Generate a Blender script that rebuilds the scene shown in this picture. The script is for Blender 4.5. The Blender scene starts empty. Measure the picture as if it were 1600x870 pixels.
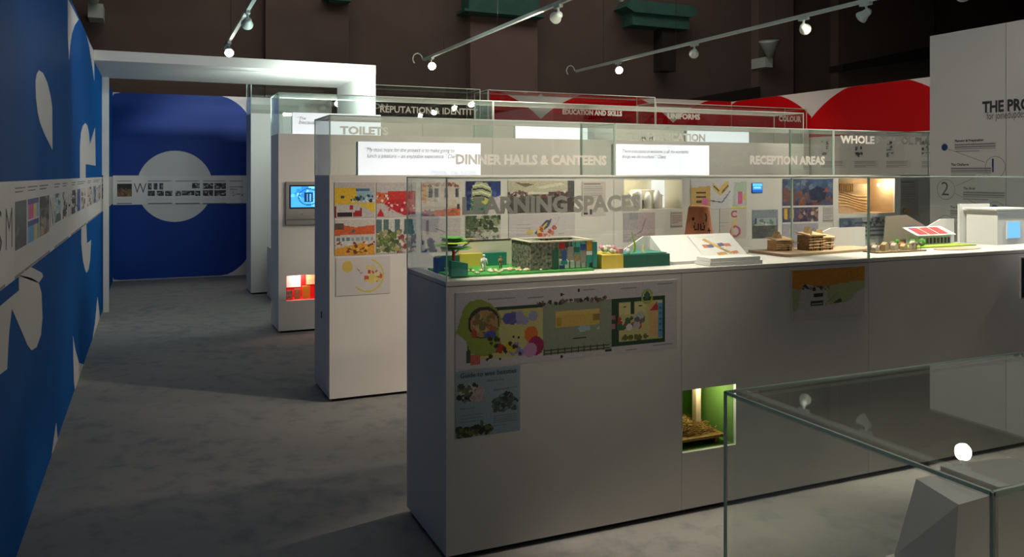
import bpy, bmesh, math, random
import numpy as np
from mathutils import Vector, Matrix

SC = bpy.context.scene
COL = SC.collection
# ------------------------------------------------------------------ camera
F, CX, YH, H, YAW = 1280.0, 800.0, 273.0, 1.5, math.radians(23.85)
cam_d = bpy.data.cameras.new('camera'); cam = bpy.data.objects.new('camera', cam_d); COL.objects.link(cam)
cam.location = (0, 0, H); cam.rotation_euler = (math.pi / 2, 0, -YAW)
cam_d.sensor_width = 36.0; cam_d.lens = 36.0 * F / 1600.0
cam_d.shift_y = -(435.0 - YH) / 1600.0
cam_d.clip_start = 0.05; cam_d.clip_end = 200
SC.camera = cam
# ------------------------------------------------------------------ world, exposure, added hall fill
w = bpy.data.worlds.new('world'); SC.world = w; w.use_nodes = True
w.node_tree.nodes['Background'].inputs[0].default_value = (0.6, 0.7, 0.9, 1)
w.node_tree.nodes['Background'].inputs[1].default_value = 0.01
vs = SC.view_settings
vs.view_transform = 'Standard'; vs.look = 'None'; vs.gamma = 1.0; vs.use_curve_mapping = False
vs.exposure = 0.0
SC.cycles.transparent_max_bounces = 64
SC.cycles.max_bounces = 8
SC.cycles.sample_clamp_indirect = 4.0

def area_light(name, loc, size, energy, color, rot=(0, 0, 0), size_y=None):
    d = bpy.data.lights.new(name, 'AREA'); d.energy = energy; d.color = color; d.size = size
    if size_y: d.shape = 'RECTANGLE'; d.size_y = size_y
    o = bpy.data.objects.new(name, d); o.location = loc; o.rotation_euler = rot; COL.objects.link(o); return o
# unseen fill lights added under the roof: dim ambience and a back-wall wash
area_light('hall_fill', (3.5, 4.5, 7.6), 9.0, 85, (0.80, 0.90, 1.0), size_y=12.0)
area_light('hall_back_fill', (6.0, 14.6, 8.4), 14.0, 170, (1.0, 0.86, 0.78), (math.radians(28), 0, 0), 2.0)

# ------------------------------------------------------------------ measuring helpers (photo pixel -> point on a real plane)
fx, fy = math.sin(YAW), math.cos(YAW); rx, ry = fy, -fx
def ray(px):
    u = (px - CX) / F; return fx + u * rx, fy + u * ry
def on_y(px, py, Y):
    a, b = ray(px); d = Y / b; return a * d, H + (YH - py) / F * d
def on_x(px, py, X):
    a, b = ray(px); d = X / a; return b * d, H + (YH - py) / F * d
def on_z(px, py, Z):
    d = (H - Z) * F / (py - YH); a, b = ray(px); return a * d, b * d
def xy(px, Y): return on_y(px, 0, Y)[0]

# ------------------------------------------------------------------ materials
def s2l(c):
    return tuple((v / 255 / 12.92) if v / 255 <= 0.04045 else ((v / 255 + 0.055) / 1.055) ** 2.4 for v in c[:3])
def newmat(name):
    m = bpy.data.materials.new(name); m.use_nodes = True
    nt = m.node_tree; b = nt.nodes['Principled BSDF']; return m, nt, b
def mat(name, col, rough=0.6, metal=0.0, noise=0.0, scale=20.0, emit=None, bump=0.0, spec=0.5):
    m, nt, b = newmat(name)
    c = s2l(col) + (1,)
    b.inputs['Base Color'].default_value = c; b.inputs['Roughness'].default_value = rough; b.inputs['Metallic'].default_value = metal
    b.inputs['Specular IOR Level'].default_value = spec
    if noise or bump:
        tc = nt.nodes.new('ShaderNodeTexCoord'); n = nt.nodes.new('ShaderNodeTexNoise'); n.inputs['Scale'].default_value = scale; n.inputs['Detail'].default_value = 5
        nt.links.new(tc.outputs['Object'], n.inputs['Vector'])
        if noise:
            r = nt.nodes.new('ShaderNodeValToRGB')
            r.color_ramp.elements[0].position = 0.3; r.color_ramp.elements[1].position = 0.7
            r.color_ramp.elements[0].color = tuple(max(0, v * (1 - noise)) for v in c[:3]) + (1,)
            r.color_ramp.elements[1].color = tuple(min(1, v * (1 + noise)) for v in c[:3]) + (1,)
            nt.links.new(n.outputs['Fac'], r.inputs['Fac']); nt.links.new(r.outputs['Color'], b.inputs['Base Color'])
        if bump:
            bp = nt.nodes.new('ShaderNodeBump'); bp.inputs['Strength'].default_value = bump; bp.inputs['Distance'].default_value = 0.01
            nt.links.new(n.outputs['Fac'], bp.inputs['Height']); nt.links.new(bp.outputs['Normal'], b.inputs['Normal'])
    if emit:
        b.inputs['Emission Color'].default_value = c; b.inputs['Emission Strength'].default_value = emit
    return m
def mat_attr(name, rough=0.55, emit=0.0):
    m, nt, b = newmat(name)
    a = nt.nodes.new('ShaderNodeAttribute'); a.attribute_name = 'Col'
    nt.links.new(a.outputs['Color'], b.inputs['Base Color']); b.inputs['Roughness'].default_value = rough
    if emit:
        nt.links.new(a.outputs['Color'], b.inputs['Emission Color']); b.inputs['Emission Strength'].default_value = emit
    return m
def mat_glass(name, tint=(0.965, 0.985, 0.975), r0=0.045, gain=0.9):
    m = bpy.data.materials.new(name); m.use_nodes = True; nt = m.node_tree; nt.nodes.clear()
    out = nt.nodes.new('ShaderNodeOutputMaterial'); mix = nt.nodes.new('ShaderNodeMixShader')
    t = nt.nodes.new('ShaderNodeBsdfTransparent'); t.inputs[0].default_value = tint + (1,)
    g = nt.nodes.new('ShaderNodeBsdfGlossy'); g.inputs['Roughness'].default_value = 0.0; g.inputs[0].default_value = (0.95, 0.97, 0.97, 1)
    lw = nt.nodes.new('ShaderNodeLayerWeight'); lw.inputs['Blend'].default_value = 0.5
    p = nt.nodes.new('ShaderNodeMath'); p.operation = 'POWER'; p.inputs[1].default_value = 5.0
    k = nt.nodes.new('ShaderNodeMath'); k.operation = 'MULTIPLY_ADD'; k.inputs[1].default_value = gain; k.inputs[2].default_value = r0
    nt.links.new(lw.outputs['Facing'], p.inputs[0]); nt.links.new(p.outputs[0], k.inputs[0]); nt.links.new(k.outputs[0], mix.inputs[0])
    nt.links.new(t.outputs[0], mix.inputs[1]); nt.links.new(g.outputs[0], mix.inputs[2]); nt.links.new(mix.outputs[0], out.inputs[0])
    return m
def mat_frost(name, col, tr):
    m = bpy.data.materials.new(name); m.use_nodes = True; nt = m.node_tree; nt.nodes.clear()
    out = nt.nodes.new('ShaderNodeOutputMaterial'); mix = nt.nodes.new('ShaderNodeMixShader'); mix.inputs[0].default_value = tr
    d = nt.nodes.new('ShaderNodeBsdfDiffuse'); t = nt.nodes.new('ShaderNodeBsdfTranslucent')
    for n in (d, t): n.inputs[0].default_value = s2l(col) + (1,)
    nt.links.new(d.outputs[0], mix.inputs[1]); nt.links.new(t.outputs[0], mix.inputs[2]); nt.links.new(mix.outputs[0], out.inputs[0]); return m
def mat_carpet():
    m, nt, b = newmat('carpet')
    tc = nt.nodes.new('ShaderNodeTexCoord')
    mp = nt.nodes.new('ShaderNodeMapping'); mp.inputs['Scale'].default_value = (1.0, 0.9, 1); mp.inputs['Rotation'].default_value = (0, 0, 0.4)
    nt.links.new(tc.outputs['Object'], mp.inputs['Vector'])
    n1 = nt.nodes.new('ShaderNodeTexNoise'); n1.inputs['Scale'].default_value = 8.0; n1.inputs['Detail'].default_value = 6; n1.inputs['Roughness'].default_value = 0.6
    n2 = nt.nodes.new('ShaderNodeTexNoise'); n2.inputs['Scale'].default_value = 1.3; n2.inputs['Detail'].default_value = 3
    n3 = nt.nodes.new('ShaderNodeTexNoise'); n3.inputs['Scale'].default_value = 260.0
    for n in (n1, n2, n3): nt.links.new(mp.outputs[0], n.inputs['Vector'])
    ml = nt.nodes.new('ShaderNodeMath'); ml.operation = 'MULTIPLY_ADD'; ml.inputs[1].default_value = 0.55
    nt.links.new(n2.outputs['Fac'], ml.inputs[0]); nt.links.new(n1.outputs['Fac'], ml.inputs[2])
    r = nt.nodes.new('ShaderNodeValToRGB'); e = r.color_ramp.elements
    e[0].position = 0.58; e[0].color = s2l((126, 128, 131)) + (1,)
    e[1].position = 0.78; e[1].color = s2l((148, 146, 142)) + (1,)
    nt.links.new(ml.outputs[0], r.inputs['Fac']); nt.links.new(r.outputs['Color'], b.inputs['Base Color'])
    bp = nt.nodes.new('ShaderNodeBump'); bp.inputs['Strength'].default_value = 0.4; bp.inputs['Distance'].default_value = 0.004
    nt.links.new(n3.outputs['Fac'], bp.inputs['Height']); nt.links.new(bp.outputs['Normal'], b.inputs['Normal'])
    b.inputs['Roughness'].default_value = 0.95; b.inputs['Specular IOR Level'].default_value = 0.1
    return m
M = dict(
    white=mat('white_paint', (226, 222, 215), 0.5, noise=0.02, scale=3),
    board=mat('white_board', (232, 230, 226), 0.5), plinth=mat('black_plinth', (18, 18, 20), 0.7),
    blue=mat('blue_vinyl', (0, 90, 166), 0.75, noise=0.03, scale=2, spec=.1), deepblue=mat('deep_blue_vinyl', (14, 62, 150), 0.5, spec=.25),
    wgraphic=mat('white_vinyl', (226, 222, 218), 0.5), red=mat('red_vinyl', (200, 2, 14), 0.6, spec=.2),
    hall=mat('hall_plaster', (96, 83, 77), 0.9, noise=0.08, scale=1.5), hall2=mat('hall_plaster_pale', (112, 96, 90), 0.9, noise=0.06, scale=1.5),
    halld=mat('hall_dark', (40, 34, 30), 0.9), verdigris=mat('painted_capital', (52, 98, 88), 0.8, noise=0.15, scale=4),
    carpet=mat_carpet(), glass=mat_glass('case_glass'), edge=mat_frost('glass_edge', (222, 238, 228), 0.4),
    letter=mat_frost('frosted_letters', (240, 236, 228), 0.4), track=mat('track_enamel', (196, 212, 204), 0.4),
    lens=mat('lamp_lens', (255, 244, 225), 0.3, emit=40.0), lensoff=mat('lamp_lens_dim', (235, 230, 215), 0.3, emit=1.0), wire=mat('steel_wire', (90, 88, 84), 0.5, metal=0.6),
    lightbox=mat('lightbox_acrylic', (246, 247, 255), 0.4, emit=.72), ink=mat('ink', (60, 58, 58), 0.7), inkgrey=mat('grey_ink', (130, 126, 124), 0.7),
    inkblue=mat('blue_ink', (22, 62, 110), 0.6), inkbrown=mat('quote_ink', (96, 70, 62), 0.7),
    printm=mat_attr('print_ink'), screen=mat_attr('screen_glow', 0.2, 1.6), silver=mat('silver_plastic', (150, 150, 146), 0.4, metal=0.3),
    dark=mat('black_plastic', (14, 14, 16), 0.4), teal=mat('teal_card', (48, 140, 128), 0.7), dkteal=mat('dark_green_card', (30, 92, 74), 0.7),
    yellow=mat('yellow_card', (222, 196, 84), 0.7), ochre=mat('ochre_card', (206, 150, 40), 0.7), green=mat('green_card', (70, 160, 72), 0.7),
    leaf=mat('leaf_green', (88, 158, 62), 0.7, noise=0.3, scale=60), lime=mat('lime_card', (170, 200, 70), 0.7), redcard=mat('red_card', (190, 20, 28), 0.6), pink=mat('pink_card', (226, 160, 170), 0.7),
    cream=mat('cream_card', (236, 228, 206), 0.7), stone=mat('cream_pebble', (224, 204, 160), 0.8), paper=mat('white_paper', (240, 239, 238), 0.6),
    terracotta=mat('terracotta', (176, 108, 72), 0.85, noise=0.12, scale=30), black=mat('black_paint', (26, 18, 14), 0.7), wood=mat('balsa_wood', (234, 198, 146), 0.7, noise=0.18, scale=40),
    plywood=mat('plywood', (208, 180, 146), 0.6, noise=0.08, scale=25), olive=mat('woven_card', (150, 128, 92), 0.9, noise=0.3, scale=90), straw=mat('straw', (160, 122, 66), 0.9, noise=0.3, scale=80),
    limegreen=mat('niche_green', (104, 140, 62), 0.7), bluecard=mat('blue_card', (52, 78, 140), 0.7), bluewin=mat('window_blue', (120, 190, 250), 0.2, emit=0.8), skin=mat('grey_card', (150, 140, 132), 0.7),
    nichered=mat('niche_red', (200, 20, 24), 0.5), rubble=mat('collage_dark', (120, 118, 106), 0.8, noise=0.98, scale=75),
)

# ------------------------------------------------------------------ mesh builder
class MB:
    def __init__(s): s.v = []; s.f = []
    def quad(s, *p):
        n = len(s.v); s.v += [tuple(q) for q in p]; s.f.append(tuple(range(n, n + len(p)))); return s
    def box(s, a, b):
        x0, y0, z0 = a; x1, y1, z1 = b; n = len(s.v)
        s.v += [(x0, y0, z0), (x1, y0, z0), (x1, y1, z0), (x0, y1, z0), (x0, y0, z1), (x1, y0, z1), (x1, y1, z1), (x0, y1, z1)]
        s.f += [tuple(n + i for i in q) for q in ((0, 3, 2, 1), (4, 5, 6, 7), (0, 1, 5, 4), (1, 2, 6, 5), (2, 3, 7, 6), (3, 0, 4, 7))]; return s
    def obox(s, c, ux, uy, hx, hy, z0, z1):   # box turned about z: ux = (dx,dy) unit
        n = len(s.v)
        for z in (z0, z1):
            for a, b in ((-1, -1), (1, -1), (1, 1), (-1, 1)):
                s.v.append((c[0] + a * hx * ux + b * hy * -uy, c[1] + a * hx * uy + b * hy * ux, z))
        s.f += [tuple(n + i for i in q) for q in ((0, 3, 2, 1), (4, 5, 6, 7), (0, 1, 5, 4), (1, 2, 6, 5), (2, 3, 7, 6), (3, 0, 4, 7))]; return s
    def prism(s, pts, off):                   # closed 3-D polygon swept by a vector
        n = len(s.v); k = len(pts); s.v += [tuple(p) for p in pts] + [tuple(p[i] + off[i] for i in range(3)) for p in pts]
        s.f.append(tuple(n + i for i in range(k))[::-1]); s.f.append(tuple(n + k + i for i in range(k)))
        for i in range(k): j = (i + 1) % k; s.f.append((n + i, n + j, n + k + j, n + k + i))
        return s
    def lathe(s, c, prof, seg=20, axis=None):  # prof: [(r, t)], axis from c
        ax = Vector(axis or (0, 0, 1)).normalized(); u = ax.orthogonal().normalized(); v = ax.cross(u); c = Vector(c); n = len(s.v)
        for r, t in prof:
            for i in range(seg):
                a = 2 * math.pi * i / seg; s.v.append(tuple(c + ax * t + (u * math.cos(a) + v * math.sin(a)) * r))
        for j in range(len(prof) - 1):
            for i in range(seg):
                k = (i + 1) % seg; s.f.append((n + j * seg + i, n + j * seg + k, n + (j + 1) * seg + k, n + (j + 1) * seg + i))
        s.f.append(tuple(n + i for i in range(seg))[::-1]); s.f.append(tuple(n + (len(prof) - 1) * seg + i for i in range(seg))); return s
    def rod(s, a, b, r, seg=8, r2=None):
        a, b = Vector(a), Vector(b); return s.lathe(a, [(r, 0), (r if r2 is None else r2, (b - a).length)], seg, b - a)
    def tube(s, pts, r, seg=8):
        for a, b in zip(pts[:-1], pts[1:]): s.rod(a, b, r, seg)
        return s
    def ball(s, c, r, seg=10, rings=6, sz=1.0):
        return s.lathe((c[0], c[1], c[2] - r * sz), [(max(1e-4, r * math.sin(math.pi * i / rings)), r * sz * (1 - math.cos(math.pi * i / rings))) for i in range(rings + 1)], seg)
    def build(s, name, m, parent=None, smooth=False, loc=None):
        """parent: the thing (its base is the origin of all its parts)."""
        o0 = Vector(root_loc(parent)) if parent is not None else Vector(loc or (0, 0, 0))
        me = bpy.data.meshes.new(name); me.from_pydata([tuple(Vector(v) - o0) for v in s.v], [], s.f); me.update()
        if smooth:
            for p in me.polygons: p.use_smooth = True
        me.materials.append(M[m] if isinstance(m, str) else m)
        o = bpy.data.objects.new(name, me); COL.objects.link(o)
        if parent is not None: o.parent = parent
        else: o.location = o0
        return o
def root_loc(o):
    while o.parent is not None: o = o.parent
    return o.location
def tag(o, label, cat, group=None, kind=None):
    if label: o['label'] = label
    if cat: o['category'] = cat
    if group: o['group'] = group
    if kind: o['kind'] = kind
    return o
def thing(name, loc, label, cat, group=None):
    o = bpy.data.objects.new(name, None); o.empty_display_size = 0.05; o.location = loc; COL.objects.link(o); return tag(o, label, cat, group)
def struct(o): o['kind'] = 'structure'; return o

# flat lettering as real thin geometry: O bottom-left, U along, V up
def text_mesh(body, size, bold=0.0, shear=0.0, space=1.0):
    cu = bpy.data.curves.new('lettering', 'FONT'); cu.body = body; cu.size = size; cu.offset = bold * size; cu.shear = shear
    cu.space_character = space; cu.resolution_u = 2
    o = bpy.data.objects.new('lettering', cu); COL.objects.link(o)
    dg = bpy.context.evaluated_depsgraph_get(); me = bpy.data.meshes.new_from_object(o.evaluated_get(dg))
    vs_ = [tuple(v.co) for v in me.vertices]; fs = [tuple(p.vertices) for p in me.polygons]
    bpy.data.objects.remove(o); bpy.data.curves.remove(cu); bpy.data.meshes.remove(me)
    return vs_, fs
def lettering(name, body, O, U, V, cap, m, parent, width=None, bold=0.02, shear=0.0, N=None, thick=0.0, center=False):
    vs_, fs = text_mesh(body, 1.0, bold, shear)
    xs = [v[0] for v in vs_]; ys = [v[1] for v in vs_]; x0, x1 = min(xs), max(xs)
    hcap = 0.729 if any(ch.isupper() for ch in body) else 0.55
    sy = cap / hcap; sx = (width / (x1 - x0)) if width else sy
    O, U, V = Vector(O), Vector(U), Vector(V); N = U.cross(V)
    mb = MB(); mb.v = [tuple(O + U * ((v[0] - x0) * sx - (sx * (x1 - x0) / 2 if center else 0)) + V * (v[1] * sy) + N * 0.0) for v in vs_]; mb.f = fs
    if thick:
        n = len(mb.v); mb.v += [tuple(Vector(v) - N * thick) for v in mb.v]; mb.f = fs + [tuple(i + n for i in f[::-1]) for f in fs]
    return mb.build(name, m, parent)

# printed pictures: a small raster painted from shapes, laid out as coloured faces of a sheet
class Ras:
    def __init__(s, w, h, bg=(255, 255, 255), seed=0):
        s.w, s.h = w, h; s.a = np.zeros((h, w, 3)); s.a[:] = bg; s.r = np.random.RandomState(seed)
        s.Y, s.X = np.mgrid[0:h, 0:w]; s.X = (s.X + .5) / w; s.Y = (s.Y + .5) / h     # y down, 0..1
    def put(s, mask, c): s.a[mask] = c; return s
    def rect(s, x0, y0, x1, y1, c): return s.put((s.X >= x0) & (s.X < x1) & (s.Y >= y0) & (s.Y < y1), c)
    def ell(s, cx, cy, rx_, ry_, c): return s.put(((s.X - cx) / rx_) ** 2 + ((s.Y - cy) / ry_) ** 2 <= 1, c)
    def ring(s, cx, cy, rx_, ry_, t, c, a0=None, a1=None):
        q = np.sqrt(((s.X - cx) / rx_) ** 2 + ((s.Y - cy) / ry_) ** 2); m = (q <= 1) & (q >= 1 - t)
        if a0 is not None:
            an = np.degrees(np.arctan2(s.Y - cy, s.X - cx)) % 360; m &= (an >= a0) & (an <= a1)
        return s.put(m, c)
    def poly(s, pts, c):
        m = np.zeros_like(s.X, bool); n = len(pts); j = n - 1
        for i in range(n):
            xi, yi = pts[i]; xj, yj = pts[j]
            m ^= ((yi > s.Y) != (yj > s.Y)) & (s.X < (xj - xi) * (s.Y - yi) / ((yj - yi) or 1e-9) + xi); j = i
        return s.put(m, c)
    def line(s, x0, y0, x1, y1, t, c):
        asp = s.w / s.h; dx, dy = (x1 - x0) * asp, y1 - y0; L = math.hypot(dx, dy) or 1e-9
        qx, qy = (s.X - x0) * asp, s.Y - y0; al = (qx * dx + qy * dy) / L; ac = np.abs(qx * dy - qy * dx) / L
        return s.put((al >= 0) & (al <= L) & (ac <= t / 2), c)
    def dots(s, x0, y0, x1, y1, n, cols, r=0.02, ry=None):
        asp = s.w / s.h
        for _ in range(n):
            k = 0.5 + s.r.rand(); s.ell(x0 + (x1 - x0) * s.r.rand(), y0 + (y1 - y0) * s.r.rand(), r * k / asp, (ry or r) * k, cols[s.r.randint(len(cols))])
        return s
    def lines(s, x0, y0, x1, y1, n, c, t=0.4):
        for i in range(n):
            y = y0 + (y1 - y0) * (i + .5) / n; hh = (y1 - y0) / n * t / 2
            s.rect(x0, y - hh, x0 + (x1 - x0) * (1 if i < n - 1 else 0.6), y + hh, c)
        return s
    def noise(s, amt): s.a = np.clip(s.a + s.r.randn(s.h, s.w, 1) * amt, 0, 255); return s
    def grad(s, c0, c1): s.a = np.array(c0) + (np.array(c1) - np.array(c0)) * s.Y[..., None]; return s
def sheet(name, ras, O, U, V, w_, h_, parent, m='printm'):
    """O: top-left corner of the print, U along the width, V up."""
    O, U, V = Vector(O), Vector(U), Vector(V); o0 = Vector(root_loc(parent)); O = O - o0
    q = np.round(ras.a / 6) * 6; verts = []; faces = []; cols = []
    W, Hh = ras.w, ras.h
    for j in range(Hh):
        i = 0
        while i < W:
            k = i + 1
            while k < W and (q[j, k] == q[j, i]).all(): k += 1
            n = len(verts); y0 = -h_ * j / Hh; y1 = -h_ * (j + 1) / Hh; a = w_ * i / W; b = w_ * k / W
            verts += [O + U * a + V * y1, O + U * b + V * y1, O + U * b + V * y0, O + U * a + V * y0]
            faces.append((n, n + 1, n + 2, n + 3)); cols.append(s2l(ras.a[j, i]) + (1,)); i = k
    me = bpy.data.meshes.new(name); me.from_pydata([tuple(v) for v in verts], [], faces)
    at = me.color_attributes.new('Col', 'FLOAT_COLOR', 'CORNER')
    at.data.foreach_set('color', np.repeat(np.array(cols), 4, axis=0).ravel())
    me.materials.append(M[m]); me.update()
    o = bpy.data.objects.new(name, me); COL.objects.link(o); o.parent = parent; return o
UX, UZ = (1, 0, 0), (0, 0, 1)
# ================================================================== the setting
WL, ZW, YF = -0.48, 2.665, 12.85          # left wall plane, wall height, far wall plane
struct(MB().box((-8, -4, -0.05), (28, 19, 0)).build('floor', 'carpet'))
hb = struct(MB().box((-8, 18, 0), (28, 18.3, 9)).build('wall_hall_back', 'hall'))
struct(MB().box((-8, -4, 9), (28, 18.3, 9.2)).build('ceiling', 'halld'))
struct(MB().box((-8.2, -4, 0), (-8, 18.3, 9)).build('wall_hall_left', 'hall'))
struct(MB().box((28, -4, 0), (28.2, 18.3, 9)).build('wall_hall_right', 'hall'))
struct(MB().box((-8, -4.2, 0), (28, -4, 9)).build('wall_hall_front', 'halld'))
for a, b, m in ((415, 545, 'hall'), (735, 840, 'hall2'), (1185, 1240, 'hall2'), (1310, 1460, 'hall')):     # pilasters
    x0, x1 = xy(a, 17.7), xy(b, 17.7); MB().box((x0, 17.7, 0), (x1, 18, 9)).build('pilaster', m, hb)
for a, b, y in ((725, 850, 20), (505, 548, 2)):                                                       # painted capitals
    x0, z0 = on_y(a, y, 17.5); x1 = xy(b, 17.5)
    MB().box((x0 + .12, 17.5, z0), (x1 - .12, 18, z0 + 1.2)).box((x0, 17.45, z0 + .04), (x1, 18, z0 + .10)).build('capital', 'verdigris', hb)
x0, z0 = on_y(983, 38, 17.5); x1, _ = on_y(1082, 38, 17.5)
MB().box((x0 + .1, 17.5, z0), (x1 - .1, 18, z0 + .3)).prism([(x0 + .1, 17.4, z0 + .3), (x1 - .1, 17.4, z0 + .3), (x1 + .15, 17.4, z0 + .42), (x1, 17.4, z0 + .6), (x0, 17.4, z0 + .6), (x0 - .15, 17.4, z0 + .42)], (0, .6, 0)).build('capital', M['verdigris'], hb)
xa, za = on_y(1035, 110, 17.6); xb, _ = on_y(1056, 110, 17.6)
MB().box((xa, 17.6, za), (xb, 18, z0)).build('niche_column', 'halld', hb)
for (a, ya), (b, yb) in (((1058, 163), (1184, 150)), ((1312, 106), (1456, 85))):                                          # dark ledges
    x0, z0 = on_y(a, ya, 17.6); x1, z1 = on_y(b, yb, 17.6)
    MB().prism([(x0, 17.5, z0 - .1), (x1, 17.5, z1 - .1), (x1, 17.5, z1 + .25), (x0, 17.5, z0 + .08)], (0, .5, 0)).build('ledge', 'halld', hb)

# ---- left wall: blue, cut by white letter shapes
wl = struct(MB().box((WL - .08, .4, 0), (WL, YF, ZW)).build('wall_left', 'blue'))
def left_shape(pts, sx=1.9775, ox=0, oy=0):
    q = []
    for x, y in pts:
        Y, z = on_x(ox + x / sx, oy + y / sx, WL); q.append((WL, Y, min(max(z, 0.0), ZW)))
    MB().prism(q, (.002, 0, 0)).build('letter_shape', 'wgraphic', wl)
left_shape([(120, 217), (113, 228), (109, 250), (110, 300), (115, 345), (122, 378), (135, 410), (161, 463), (160, 330), (155, 295), (145, 255), (132, 226)])
left_shape([(247, 568), (247, 450), (250, 410), (256, 388), (263, 380), (269, 387), (274, 410), (277, 448), (293, 394), (295, 512), (264, 507), (264, 568)])
left_shape([(251, 690), (251, 755), (256, 805), (262, 832), (267, 843), (273, 832), (278, 800), (281, 741), (268, 752), (266, 690)])
left_shape([(211, 0), (242, 60), (230, 78), (221, 105), (216, 140), (213, 183), (209, 110), (209, 0)])
left_shape([(267, 108), (276, 132), (290, 160), (291, 250), (284, 200), (276, 150)])
left_shape([(57, 0), (95, 8), (118, 22), (127, 55), (130, 130), (125, 185), (112, 222), (97, 232), (83, 215), (62, 165), (35, 103), (26, 180), (20, 290), (-60, 350), (-60, 140), (0, 95), (57, 47)], oy=430)
left_shape([(57, 2), (57, -55), (72, -50), (95, -25), (128, -8), (132, 4), (118, 24)], oy=430)
left_shape([(225, 188), (232, 230), (243, 270), (258, 298), (247, 335), (231, 376), (228, 330)], oy=430)
left_shape([(301, 68), (306, 110), (308, 165), (298, 195), (286, 226), (293, 150)], oy=430)
left_shape([(173, 457), (177, 508), (160, 552), (166, 505)], oy=430)
# ---- far wall behind the canopy: white with a blue letter shape and a disc
wf = struct(MB().box((WL, YF, 0), (2.6, YF + .1, ZW)).build('wall_far', 'wgraphic'))
cxw, czw = on_y(274, 291, YF)
def supel(a, b, n, k=72):
    return [(cxw + a * math.copysign(abs(math.cos(t)) ** (2 / n), math.cos(t)), czw + b * math.copysign(abs(math.sin(t)) ** (2 / n), math.sin(t))) for t in (2 * math.pi * i / k for i in range(k))]
pu = 11.9 / F
MB().prism([(max(WL + .001, min(cxw + (x - cxw) * (1.12 if x < cxw else 1), 2.55)), YF, min(max(z, 0.01), ZW)) for x, z in supel(124 * pu, 149 * pu, 3.6)], (0, -.003, 0)).build('letter_shape', 'deepblue', wf)
MB().prism([(x, YF - .003, z) for x, z in supel(55 * pu, 55.5 * pu, 2, 48)], (0, -.003, 0)).build('letter_disc', 'wgraphic', wf)
# ---- timeline band on both walls
bz0, bz1 = 1.095, 1.475
tb = MB().box((WL, .4, bz0), (WL + .003, YF, bz1)).build('timeline_band', 'board', loc=(WL, .4, bz0))
tag(tb, 'white printed timeline band running along the long blue wall', 'wall panel')
tb2 = MB().box((WL + .004, YF - .014, bz0 - .02), (2.5, YF - .006, bz1 + .015)).build('timeline_band', 'board', loc=(WL, YF, bz0))
tag(tb2, 'white printed timeline band crossing the disc on the far blue wall', 'wall panel')
XB = WL + .0036
def pic(seed, cols, w_=14, h_=20):
    r = Ras(w_, h_, cols[0], seed); r.dots(0, 0, 1, 1, 26, cols, .12); return r.noise(10)
def left_print(p0, p1, zt, zb, r, name='printed_picture'):
    ya, yb = on_x(p0, 0, XB)[0], on_x(p1, 0, XB)[0]
    sheet(name, r, (XB, ya, zt), (0, 1, 0), UZ, yb - ya, zt - zb, tb)
dk = [(40, 70, 76), (24, 44, 60), (60, 110, 84), (30, 50, 66)]
left_print(23.5, 41.5, 1.395, 1.205, pic(1, dk))
r = Ras(14, 24, (120, 190, 220), 2); r.rect(0, 0, 1, .12, (40, 60, 150)).rect(.05, .12, .5, .45, (220, 60, 140)).rect(.5, .12, .8, .45, (230, 200, 120)).rect(0, .47, 1, .5, (230, 230, 230)).rect(0, .5, 1, .62, (40, 60, 160)).rect(.1, .62, .5, 1, (90, 170, 220)).rect(.55, .62, .85, 1, (235, 215, 110)); left_print(43.5, 60.5, 1.395, 1.205, r)
left_print(62, 77, 1.395, 1.205, pic(3, [(120, 110, 96), (60, 54, 50), (200, 170, 110), (150, 150, 160)]))
for k, (a, b, c) in enumerate([(85, 95, [(170, 200, 215), (220, 222, 220), (90, 110, 90)]), (98, 105, [(226, 224, 220), (70, 70, 80), (220, 200, 110)]), (111.5, 118.5, [(60, 60, 62), (220, 220, 220), (30, 34, 36)]), (121, 125.5, [(50, 80, 160), (80, 110, 180)]),
                                (127, 134, [(222, 216, 206), (150, 120, 100)]), (136.5, 142.5, [(216, 206, 196), (90, 70, 60)]), (146, 150, [(90, 100, 130), (160, 170, 190)]), (153, 157, [(200, 196, 190), (120, 90, 90)]), (159, 164, [(110, 110, 120), (190, 190, 200)])]):
    left_print(a, b, 1.395, 1.235, pic(10 + k, c, 10, 14))
for p0, p1 in ((23.5, 41.5), (43.5, 60.5), (62, 77), (85, 95), (98, 106), (112, 119), (121, 135), (137, 143), (146, 157), (159, 165)):
    left_print(p0, p1, 1.455, 1.425, Ras(16, 6, (232, 230, 226)).rect(0, .1, .9, .35, (90, 88, 88)).rect(0, .6, .7, .85, (90, 88, 88)), 'caption')
    left_print(p0, p1, 1.19, 1.125, Ras(12, 14, (232, 230, 226)).lines(0, 0, .92, 1, 7, (178, 176, 174)), 'caption')
for p0, p1 in ((-8, 8), (23, 78), (85, 107), (111, 135), (137, 160)):
    left_print(p0, p1, 1.108, 1.097, Ras(20, 2, (140, 136, 134)).noise(14), 'year_bar')
for p0, t in ((-9, 'S'), (9, 'M'), (78.5, 'N'), (107, 'H'), (119, 'A'), (143.5, 'N'), (151, 'D')):
    y0 = on_x(p0, 0, XB)[0]; y1 = on_x(p0 + max(1.6, 11 * (1 - p0 / 190) ** 1.6), 0, XB)[0]
    lettering('initial', t, (XB, y0, 1.225), (0, 1, 0), UZ, .165, 'ink', tb, width=min(.30, (y1 - y0)), bold=-.012)
YB = YF - .0148
def far_print(p0, p1, q0, q1, r, name='printed_picture'):
    x0, z0 = on_y(p0, q0, YB); x1, z1 = on_y(p1, q1, YB); sheet(name, r, (x0, YB, z0), UX, UZ, x1 - x0, z0 - z1, tb2)
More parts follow.
